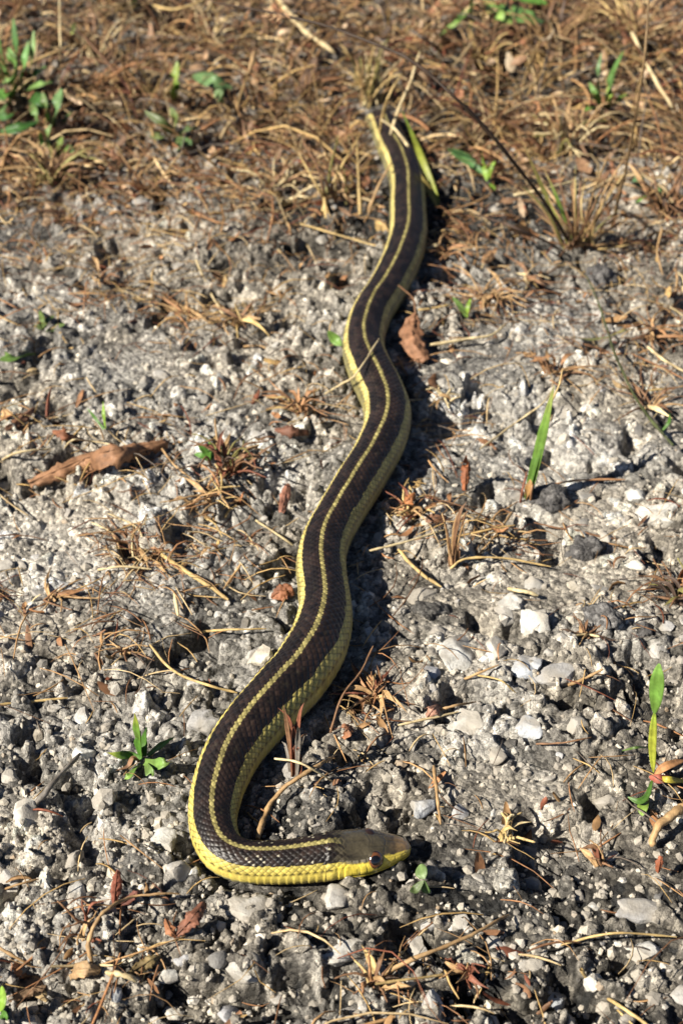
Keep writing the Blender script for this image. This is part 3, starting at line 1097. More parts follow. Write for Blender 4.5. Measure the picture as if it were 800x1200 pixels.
def ribbon(P, wd, fold=0.25, nrm=(-0.42, -0.5, 0.75), twist=0.0, thick=0.00012):
    """blade with a folded mid line and real thickness"""
    P = np.asarray(P, float)
    wd = np.asarray(wd, float)
    T = frames(P)
    n = len(P)
    nr = np.tile(np.array(nrm, float), (n, 1))
    Sv = np.cross(T, nr)
    Sv /= np.linalg.norm(Sv, axis=1)[:, None] + 1e-9
    Nv = np.cross(Sv, T)
    if np.any(twist):
        a = np.linspace(0, 1, n) * twist
        Sv, Nv = Sv * np.cos(a)[:, None] + Nv * np.sin(a)[:, None], Nv * np.cos(a)[:, None] - Sv * np.sin(a)[:, None]
    cols = np.array([-1, -.5, 0, .5, 1])
    V = P[:, None] + wd[:, None, None] * 0.5 * (cols[None, :, None] * Sv[:, None] + fold * (np.abs(cols) ** 1.2)[None, :, None] * Nv[:, None])
    Vb = V - Nv[:, None] * thick
    idx = np.arange(n * 5).reshape(n, 5)
    q1 = np.stack([idx[:-1, :-1], idx[:-1, 1:], idx[1:, 1:], idx[1:, :-1]], -1).reshape(-1, 4)
    q2 = q1[:, ::-1] + n * 5
    e = []
    for a_, b_ in ((idx[:-1, 0], idx[1:, 0]), (idx[1:, 4], idx[:-1, 4])):
        e.append(np.stack([a_, b_, b_ + n * 5, a_ + n * 5], -1))
    return np.vstack([V.reshape(-1, 3), Vb.reshape(-1, 3)]), np.vstack([q1, q2] + e)


def smooth_line(P, n=5):
    return catmull(P, n)


def centre(name, v, q, col, mat, smooth=True):
    """mesh with its origin on its own base"""
    o0 = v.mean(0)
    o0 = np.array([o0[0], o0[1], v[:, 2].min()])
    me = mesh_np(name, v - o0, q, col, smooth, mat)
    return me, o0


def px_line(pts_):
    out = []
    for p in pts_:
        up = p[2] * MM if len(p) > 2 else 0.0012
        if up > 0.002:
            up += 0.011 * min(1, max(0, (190 - p[1]) / 80))
        q = on(p[0], p[1], up)
        out.append((q.x, q.y, q.z))
    return out


STRAWC = {'pale': (.60, .49, .29), 'straw': (.52, .38, .17), 'tan': (.40, .26, .13), 'orange': (.37, .20, .10), 'brown': (.20, .11, .06),
          'red': (.20, .075, .045), 'dark': (.09, .06, .045), 'grey': (.20, .18, .16), 'olive': (.22, .20, .07)}


def stalk_mesh(P, r0, r1, colr, nodes=True):
    P = smooth_line(P, 6)
    n = len(P)
    wob = np.cumsum(RNG.normal(0, 1, (n, 3)), 0)
    wob -= np.linspace(0, 1, n)[:, None] * wob[-1]
    P = P + wob * r0 * 0.12
    t = np.linspace(0, 1, n)
    r = r0 + (r1 - r0) * t
    r = r * (1 + 0.14 * RNG.normal(0, 1, n))
    r[0] *= .75
    r[-1] *= .5
    v, q = tube(P, r, 6)
    c = np.array(colr) * (1 + 0.12 * RNG.normal(0, 1, (n, 1)))
    c = np.repeat(c, 6, 0)
    return v, q, np.clip(c, .01, .9)


def stalk(name, pts_, r0, r1, colr, label, cat, group=None, mat=None):
    v, q, c = stalk_mesh(px_line(pts_), r0 * MM, r1 * MM, STRAWC.get(colr, colr))
    me, o0 = centre(name, v, q, c, mat or M_STRAW)
    return tag(link(name, me, None, o0), label, cat, group)


G1 = 'loose dry straws lying on the grit'
STRAWS = [
    ([(176, 756, 4), (200, 784, 3), (235, 800, 4), (278, 812, 5)], .55, .45, 'straw', 'curved straw whose end reaches the snake above the green rosette'),
    ([(190, 650, 3), (215, 668, 3), (240, 684, 3), (268, 703, 2)], .95, .8, 'straw', 'thick yellow straw slanting over dark grit'),
    ([(125, 632, 3), (155, 637, 5), (190, 645, 4), (212, 651, 2)], .65, .5, 'orange', 'orange brown straw meeting the thick yellow straw'),
    ([(115, 668, 2), (145, 664, 3), (178, 667, 2)], .5, .4, 'pale', 'pale straw lying just under the orange brown straw'),
    ([(0, 826, 3), (40, 822, 3), (80, 818, 2)], .55, .4, 'straw', 'level straw running in from the edge above a pale flake'),
    ([(190, 526, 4), (205, 545, 3), (225, 561, 2)], .5, .4, 'tan', 'short tan straw past the tip of the curled leaf'),
    ([(230, 304, 9), (245, 338, 6), (260, 366, 3), (275, 386, 1)], .65, .5, 'pale', 'pale grey stalk leaning across a dark hollow'),
    ([(216, 359, 3), (233, 368, 4), (250, 380, 3)], 1.1, .8, 'tan', 'stubby split tan stem beside a dark hollow'),
    ([(504, 404, 4), (540, 398, 4), (575, 392, 4), (592, 380, 3)], .85, .6, 'pale', 'bright straw pointing at the brown leaf by the snake'),
    ([(490, 363, 4), (510, 360, 4), (528, 357, 3)], .7, .5, 'straw', 'short straw above the brown leaf by the snake'),
    ([(601, 229, 22), (640, 220, 24), (677, 211, 24)], .8, .7, 'pale', 'pale straw caught across the stems of the tall tuft'),
    ([(740, 38, 12), (760, 80, 9), (782, 118, 6), (802, 148, 2)], 1.3, .9, 'pale', 'long stout pale straw in the grass by the upright tuft'),
    ([(324, -4, 16), (345, 25, 12), (368, 45, 8), (392, 63, 3)], 2.0, 1.4, 'pale', 'stout pale stalk fallen in the dry grass'),
    ([(180, 6, 14), (203, 11, 15), (232, 3, 18), (250, -6, 20)], 1.0, .7, 'straw', 'yellow straw end at the top of the thatch'),
    ([(298, 60, 22), (292, 90, 12), (300, 118, 1)], 1.2, .8, 'tan', 'bent upright tan stalk in the dry thatch'),
    ([(70, -6, 40), (71, 50, 25), (70, 100, 2)], .55, .6, 'pale', 'thin pale stem standing straight beside the leafy green clump'),
    ([(430, 646, 5), (470, 636, 6), (520, 621, 4)], .6, .45, 'pale', 'pale straw crossing above the shadow of the snake'),
    ([(466, 643, 4), (488, 667, 3), (517, 688, 2)], .9, .6, 'straw', 'flattened straw slanting below the crossing pale straw'),
    ([(527, 666, 1), (545, 655, 4), (590, 654, 5), (645, 664, 2)], .55, .4, 'straw', 'arched straw springing from the thin upright stalk'),
    ([(595, 690, 2), (612, 694, 3), (630, 698, 2)], .9, .7, 'pale', 'short stout pale straw above the dusty pale stones'),
    ([(302, 983, 3), (311, 957, 4), (325, 934, 5), (345, 915, 6), (370, 899, 7), (391, 886, 5)], 1.05, .6, 'tan', 'thick curved tan stalk standing in the loop of the neck'),
    ([(322, 889, 9), (345, 892, 9), (366, 901, 8), (390, 916, 3)], .45, .35, 'pale', 'thin pale straw crossing over the thick curved stalk'),
    ([(657, 1108, 2), (690, 1098, 4), (728, 1093, 8), (792, 1098, 4)], .4, .3, 'straw', 'fine straw lying over the smooth domed grey stone'),
    ([(680, 1136, 3), (700, 1160, 4), (730, 1181, 4), (760, 1203, 2)], .6, .5, 'straw', 'long yellow straw slanting past the white wedge stone'),
    ([(700, 1168, 2), (722, 1183, 3), (742, 1202, 2)], .45, .35, 'straw', 'thinner straw beside the long yellow straw'),
    ([(648, 929, 4), (664, 950, 4), (688, 974, 3), (702, 987, 2)], .6, .4, 'tan', 'brown and yellow straw by a deep hole in the grit'),
    ([(508, 898, 3), (511, 930, 4), (516, 966, 2)], .65, .5, 'tan', 'upright leaning stalk beside the blue grey stone'),
    ([(0, 1044, 3), (20, 1037, 4), (46, 1030, 2)], .4, .35, 'tan', 'fine straw running in below the angular white stone'),
    ([(108, 1130, 1), (105, 1105, 5), (114, 1081, 8), (130, 1063, 8), (156, 1050, 6), (186, 1047, 4), (212, 1048, 2)], .8, .3, 'tan', 'hooked tan stalk bending over beside the red upright leaf'),
    ([(60, 1132, 3), (95, 1131, 4), (133, 1131, 3)], .45, .4, 'pale', 'straight pale straw under the hooked tan stalk'),
    ([(-4, 1109, 5), (24, 1125, 4), (54, 1141, 2)], .5, .4, 'tan', 'brown straw slanting in toward the dry tan blade'),
    ([(125, 1140, 2), (144, 1142, 3), (161, 1150, 2)], 1.0, .7, 'pale', 'stubby pale straw next to the dry tan blade'),
    ([(800, 946, 6), (784, 957, 6), (769, 974, 5), (763, 992, 2)], 1.7, 1.0, 'tan', 'woody reddish brown twig below the green sprout'),
    ([(562, 526, 2), (606, 494, 4), (636, 472, 9), (648, 454, 12)], .45, .3, 'pale', 'pale curved stem rising to the tip of the green blade'),
    ([(632, 572, 2), (672, 563, 3), (732, 562, 2)], .6, .4, 'orange', 'orange straw trailing from the foot of the green blade'),
    ([(742, 460, 2), (782, 455, 3)], .6, .4, 'straw', 'short level straw near the green prostrate stem'),
    ([(758, 406, 6), (778, 422, 4), (804, 437, 2)], .75, .5, 'pale', 'pale straw curving below the orange brown fan'),
    ([(760, 352, 4), (785, 360, 4), (806, 374, 2)], .55, .4, 'pale', 'pale straw arching above the orange brown fan'),
    ([(775, 268, 14), (770, 295, 9), (776, 322, 1)], .7, .5, 'tan', 'bowed tan stem beside the foot of the tall tuft'),
    ([(700, 292, 4), (735, 287, 5), (764, 281, 4)], .8, .5, 'straw', 'level straw at the foot of the tall tuft'),
    ([(38, 947, 3), (62, 918, 4), (94, 883, 3)], 1.1, .9, 'grey', 'dark weathered stick beside the angular white stone'),
    ([(466, 850, 3), (500, 842, 4), (537, 834, 2)], .5, .4, 'pale', 'pale straw lying below the curly brown tuft'),
    ([(510, 833, 3), (535, 826, 3), (562, 822, 2)], .5, .4, 'tan', 'tan straw ending on the long pale slab'),
    ([(387, 859, 1), (402, 815, 7), (423, 787, 12), (437, 757, 14)], .45, .3, 'brown', 'thin brown stem arching out of the curly tuft beside the shadow'),
    ([(527, 803, 2), (555, 791, 3), (584, 779, 2)], .7, .4, 'tan', 'brown seedy stalk below the broad chip-topped stone'),
    ([(558, 791, 2), (585, 797, 4), (604, 812, 2)], .4, .3, 'straw', 'little arched straw above the pale blue stone'),
    ([(628, 872, 2), (658, 871, 3), (692, 864, 2)], .4, .3, 'brown', 'fine dark straw below the pale blue stone'),
    ([(665, 803, 2), (683, 796, 3), (706, 784, 2)], .8, .5, 'tan', 'short brown straw on the lilac grey stone'),
    ([(667, 746, 2), (686, 744, 2), (702, 746, 1)], .5, .5, 'pale', 'short pale straw above the bluish flat stone'),
    ([(380, 462, 3), (400, 450, 8), (418, 437, 15), (444, 397, 21)], .5, .4, 'pale', 'pale straw lying across the back of the snake'),
    ([(0, 541, 3), (20, 530, 4), (60, 526, 3)], .75, .4, 'pale', 'pale forked straw beside the curled brown leaf'),
    ([(72, 530, 3), (85, 516, 12), (106, 517, 10), (132, 521, 6)], .4, .35, 'pale', 'thin pale straw lying over the curled brown leaf'),
    ([(600, 600, 2), (582, 625, 3), (560, 650, 2)], .5, .4, 'tan', 'tan stem trailing from the foot of the green blade toward the straws'),
    ([(283, 660, 3), (262, 690, 2)], .5, .4, 'tan', 'short tan straw propped by the thick yellow straw'),
    ([(300, 610, 4), (325, 626, 5), (352, 645, 6)], .5, .4, 'pale', 'pale straw reaching the left lateral stripe of the snake'),
    ([(232, 740, 3), (270, 738, 4), (312, 737, 2)], .5, .4, 'straw', 'straw lying above the cream rounded stone'),
    ([(205, 695, 3), (209, 722, 2)], .8, .6, 'pale', 'stub of straw standing below the thick yellow straw'),
    ([(440, 1153, 5), (490, 1146, 7), (545, 1139, 4), (575, 1140, 2)], .45, .3, 'straw', 'long straw joining the two dry tufts at the bottom'),
    ([(448, 1142, 4), (500, 1116, 6), (560, 1092, 5), (596, 1072, 3)], .8, .4, 'tan', 'brown bent stalk in front of a blue grey stone'),
    ([(205, 340, 6), (180, 331, 5), (150, 330, 3), (135, 338, 2)], .55, .4, 'tan', 'tan straw lying behind the stubby split stem'),
    ([(352, 262, 4), (395, 275, 5), (440, 288, 4)], .6, .4, 'straw', 'straw whose end meets the upper body of the snake'),
]
for k, (pt, r0, r1, cc, lb) in enumerate(STRAWS):
    stalk('twig' if 'twig' in lb or 'stick' in lb else 'straw', pt, r0 * .9, r1 * .9, cc, lb, 'twig' if 'twig' in lb or 'stick' in lb else 'straw', G1)


# arching stems, standing above the ground
def plant(name, base, label, cat, group=None):
    q = on(*base)
    return empty(name, q, label, cat, group), q


def add_part(root, name, v, q, c, mat):
    o0 = np.array(root.location)
    return link(name, mesh_np(name, v - o0, q, c, True, mat), root)


def stem_part(root, pts_, r0, r1, colr, name='stem', mat=None, raw=False):
    fat = 1 + .45 * min(1, max(0, (root.location.y - .62) / .15))
    v, q, c = stalk_mesh(pts_ if raw else px_line(pts_), r0 * fat * MM, r1 * fat * MM, STRAWC.get(colr, colr))
    return add_part(root, name, v, q, c, mat or M_STRAW)


def blade_part(root, pts_, wid, colr, name='leaf', fold=.25, twist=0.0, mat=None, tipc=None, raw=False, shape='blade', nrm=(-0.42, -0.5, 0.75)):
    P = smooth_line(pts_ if raw else px_line(pts_), 6)
    n = len(P)
    t = np.linspace(0, 1, n)
    if shape == 'blade':
        wv = wid * MM * np.clip(.55 + .9 * t, 0, 1) * np.clip((1 - t) * 2.2, 0.03, 1)
    else:
        wv = wid * MM * np.maximum(np.sin(np.pi * np.clip(t * .96 + .02, 0, 1)) ** .7, .06)
    v, q = ribbon(P, wv, fold, nrm, twist)
    c0 = np.array(STRAWC.get(colr, colr))
    c1 = np.array(STRAWC.get(tipc, tipc)) if tipc else c0
    k = sstep(.55, 1.0, t)[:, None]
    c = c0 * (1 - k) + c1 * k
    c = c * (1 + .05 * RNG.normal(0, 1, (n, 1)))
    c5 = np.repeat(c[:, None], 5, 1) * np.array([1, .96, 1.18, .96, 1])[None, :, None]
    c5 = c5.reshape(-1, 3)
    return add_part(root, name, v, q, np.clip(np.vstack([c5, c5]), .005, .9), mat or M_GREEN)


def seed_head(root, p, length, dirv, colr):
    """small cluster of husks along a line"""
    vs, qs, cs, off = [], [], [], 0
    dirv = np.array(dirv, float)
    dirv /= np.linalg.norm(dirv)
    for k in range(9):
        b = np.array(p) + dirv * length * k / 9
        dd = dirv + RNG.normal(0, .45, 3)
        dd /= np.linalg.norm(dd)
        P = b + dd * np.linspace(0, length * .45, 5)[:, None]
        v, q = tube(P, np.array([.2, .55, .6, .4, .05]) * length * .13, 5)
        vs.append(v); qs.append(q + off); off += len(v)
        cs.append(np.tile(np.array(colr) * RNG.uniform(.7, 1.2), (len(v), 1)))
    return add_part(root, 'seed_head', np.vstack(vs), np.vstack(qs), np.vstack(cs), M_STRAW)


GREEN, LIME, DEEP, YELG, BLUG = (.09, .21, .035), (.22, .36, .055), (.045, .12, .025), (.33, .36, .05), (.075, .19, .075)

# --- the tall tuft with arching stems
r_, q_ = plant('grass_tuft', (668, 292), 'tall wispy grass tuft with a long dark stem arching over the snake', 'grass tuft')
stem_part(r_, [(670, 290, 1), (640, 243, 38), (600, 190, 62), (560, 142, 78), (520, 102, 88), (480, 70, 94), (430, 47, 97), (380, 30, 98), (320, 15, 97), (250, 3, 95)], .85, .42, (.045, .028, .018))
stem_part(r_, [(662, 297, 1), (640, 284, 12), (600, 266, 22), (565, 254, 24), (530, 241, 20)], .5, .3, 'dark')
p0 = np.array(px_line([(340, 22, 98)])[0])
seed_head(r_, p0, .010, (-1, .1, .05), (.42, .26, .15))
blade_part(r_, [(668, 292, 0), (655, 262, 14), (640, 230, 28), (622, 190, 44), (606, 150, 56)], 2.2, (.24, .24, .07), 'leaf', tipc='tan', mat=M_GREEN)
blade_part(r_, [(672, 290, 0), (662, 258, 16), (648, 222, 32), (636, 196, 40)], 1.8, (.15, .24, .05), 'leaf', tipc='straw')
blade_part(r_, [(676, 290, 0), (668, 262, 12), (650, 235, 24), (628, 205, 30)], 1.5, 'tan', 'leaf', mat=M_STRAW)
for k, (dx, dy, ht, cc) in enumerate([(-22, -35, 20, 'tan'), (18, -60, 34, 'brown'), (30, -75, 40, 'olive'), (40, -95, 46, 'brown'), (-14, -48, 26, 'brown'),
                                     (24, -40, 22, 'tan'), (48, -46, 20, 'olive'), (-40, -22, 10, 'orange'), (62, -10, 4, 'tan'), (-4, -52, 28, 'tan'), (52, -70, 36, 'orange'), (36, -110, 54, 'tan'), (56, -90, 44, 'straw'), (-34, -60, 30, 'tan'), (70, -40, 16, 'brown'), (-52, -14, 6, 'brown'), (10, -84, 44, 'straw'), (26, -30, 14, 'orange'), (44, -20, 8, 'pale'), (-8, -26, 12, 'orange')]):
    stem_part(r_, [(676 + 2 * k - 10, 292, 0), (676 + dx * .45, 292 + dy * .5, ht * .6), (676 + dx, 292 + dy, ht)], .55, .25, cc)

for k in range(22):
    dx, L = RNG.normal(8, 34), RNG.uniform(40, 120)
    cc = random.choice(['tan', 'brown', 'straw', 'olive', 'tan', 'pale', 'orange'])
    stem_part(r_, [(674 + .25 * dx, 293, 0), (674 + .6 * dx, 292 - L * .55, L * .26), (674 + dx * 1.15, 292 - L, L * .42)], .5, .25, cc)

r_, q_ = plant('flower_stalk', (716, 265), 'tall brown flower stalk standing behind the wispy tuft', 'grass stem')
stem_part(r_, [(716, 265, 0), (733, 195, 38), (745, 130, 66), (755, 60, 92), (762, -30, 120)], .7, .35, (.21, .14, .07))

# --- yellow green blade in front of the tail
r_, q_ = plant('wild_grass', (512, 238), 'yellow green grass blade leaning across the tail of the snake', 'grass blade')
blade_part(r_, [(514, 240, 1), (506, 215, 10), (494, 185, 20), (482, 155, 30), (468, 124, 40)], 3.6, (.27, .30, .045), 'leaf', tipc=(.16, .26, .05))
blade_part(r_, [(512, 242, 1), (502, 222, 8), (492, 203, 16)], 3.0, (.40, .32, .10), 'leaf', mat=M_STRAW)
stem_part(r_, [(514, 240, 0), (520, 250, 1), (508, 230, 5)], .9, .5, 'straw')
r_, q_ = plant('wild_grass', (456, 178), 'pair of thin pale stems rising in front of the snake tail', 'grass stem')
stem_part(r_, [(452, 175, 6), (466, 130, 24), (480, 98, 36), (492, 60, 46)], .7, .4, 'pale')
stem_part(r_, [(443, 172, 6), (448, 140, 18), (456, 112, 30), (470, 88, 38)], .65, .4, 'straw')
stem_part(r_, [(478, 172, 18), (462, 152, 20), (446, 140, 20)], .6, .4, 'pale')
r_, q_ = plant('grass_tuft', (402, 250), 'straw coloured dry grass tuft beside the upper body of the snake', 'grass tuft')
for k in range(15):
    a = RNG.uniform(-1, 1)
    L = RNG.uniform(35, 110)
    bx = 402 + RNG.uniform(-26, 30)
    stem_part(r_, [(bx, 252 + RNG.uniform(-14, 10), 0), (bx + a * L * .25, 250 - L * .5, L * .22), (bx + a * L * .6, 250 - L, L * .36)], .7, .3, random.choice(['straw', 'tan', 'pale', 'olive', 'brown']))

# --- rosette
r_, q_ = plant('green_rosette', (169, 889), 'small green rosette of narrow leaves growing in the grit near the snake', 'weed')
for pl, wd, cc, tc in [([(167, 886, 1), (164, 868, 9), (161, 851, 17), (158, 836, 22)], 2.3, (.14, .27, .04), YELG),
                       ([(170, 886, 1), (170, 868, 7), (172, 852, 13)], 1.6, GREEN, DEEP),
                       ([(166, 888, 1), (163, 872, 8), (165, 856, 13)], 2.0, (.10, .25, .035), GREEN),
                       ([(173, 886, 1), (183, 878, 4), (193, 871, 6), (205, 863, 7)], 1.3, (.15, .27, .06), GREEN),
                       ([(170, 893, 2), (182, 896, 5), (193, 894, 6), (203, 893, 4)], 2.2, (.19, .33, .08), (.25, .3, .1)),
                       ([(166, 889, 1), (153, 886, 4), (140, 885, 5), (126, 882, 4)], 1.8, (.11, .24, .05), YELG),
                       ([(172, 896, 2), (176, 905, 4), (180, 909, 3)], 1.9, (.2, .33, .1), LIME),
                       ([(163, 896, 1), (153, 908, 3), (146, 913, 2)], 1.7, (.17, .3, .06), LIME)]:
    blade_part(r_, pl, wd * 1.7, cc, tipc=tc, fold=.35)
blade_part(r_, [(164, 892, 2), (156, 888, 4), (150, 898, 3), (136, 903, 2)], 1.6, 'brown', 'dry_leaf', mat=M_DEAD)

# --- sprout at the edge
r_, q_ = plant('green_sprout', (766, 905), 'single upright green sprout with a pale stem and reddish foot', 'sprout')
blade_part(r_, [(765, 905, 1), (765, 880, 11), (766, 855, 22), (767, 833, 31)], 2.8, (.42, .46, .06), 'stem', fold=.5, shape='flat', tipc=(.3, .42, .06))
blade_part(r_, [(766, 836, 30), (769, 815, 38), (771, 797, 45), (772, 778, 51)], 4.8, (.17, .33, .06), 'leaf', fold=.3, shape='flat', tipc=(.2, .36, .08))
blade_part(r_, [(764, 912, 2), (758, 932, 5), (748, 939, 5), (735, 934, 3)], 2.0, (.10, .22, .04), 'leaf', shape='flat')
blade_part(r_, [(757, 934, 2), (753, 945, 3), (752, 956, 1)], 3.4, (.24, .38, .07), 'leaf', shape='flat')
blade_part(r_, [(768, 912, 2), (785, 914, 5), (806, 916, 4)], 2.0, (.5, .44, .06), 'leaf', shape='flat')
blade_part(r_, [(766, 908, 2), (780, 898, 6), (806, 889, 5)], 2.6, (.42, .22, .10), 'dry_leaf', mat=M_DEAD, shape='flat')
blade_part(r_, [(760, 910, 2), (772, 913, 4), (786, 911, 3)], 2.8, (.34, .10, .07), 'dry_leaf', mat=M_DEAD, shape='flat')
blade_part(r_, [(764, 876, 2), (745, 876, 5), (728, 880, 1)], .8, (.12, .2, .05), 'leaf', shape='flat')

# --- the single grass blade on the open grit
r_, q_ = plant('wild_grass', (614, 592), 'green grass blade with a brown sheath standing alone on the pale grit', 'grass blade')
blade_part(r_, [(617, 592, 1), (626, 555, 13), (635, 515, 27), (643, 480, 39), (649, 452, 48)], 4.2, (.14, .26, .045), tipc=(.3, .34, .09), fold=.4)
blade_part(r_, [(616, 592, 1), (622, 560, 11), (632, 522, 24), (640, 485, 36), (646, 456, 44)], 3.4, (.10, .2, .035), tipc=(.3, .3, .1), fold=.4)
blade_part(r_, [(613, 594, 1), (618, 575, 6), (624, 556, 12)], 3.2, (.30, .17, .06), 'sheath', mat=M_DEAD)
stem_part(r_, [(646, 470, 38), (655, 450, 44), (659, 432, 48)], .4, .2, 'straw')
stem_part(r_, [(608, 596, 1), (612, 572, 6), (617, 552, 10)], .5, .3, 'red')
stem_part(r_, [(620, 595, 1), (622, 578, 6), (624, 560, 10)], .7, .4, 'orange')

# --- green prostrate stem
r_, q_ = plant('creeping_stem', (785, 520), 'thin dark green creeping stem running up from a reddish root', 'weed')
stem_part(r_, [(788, 522, 1), (762, 492, 5), (738, 455, 7), (722, 420, 9), (712, 392, 10), (700, 352, 9), (686, 322, 7)], .75, .4, (.075, .09, .035), mat=M_GREEN)
blade_part(r_, [(775, 505, 3), (783, 495, 6), (784, 484, 7)], 1.6, GREEN)
blade_part(r_, [(770, 498, 3), (760, 503, 4), (752, 505, 2)], 1.4, (.2, .28, .12))
blade_part(r_, [(735, 455, 6), (724, 452, 7), (716, 445, 5)], 2.2, (.30, .21, .11), 'dry_leaf', mat=M_DEAD)
blade_part(r_, [(712, 395, 9), (690, 398, 8), (668, 394, 6)], 1.4, (.22, .23, .1))
blade_part(r_, [(712, 395, 9), (728, 388, 9), (744, 384, 6)], 1.4, (.24, .22, .09))

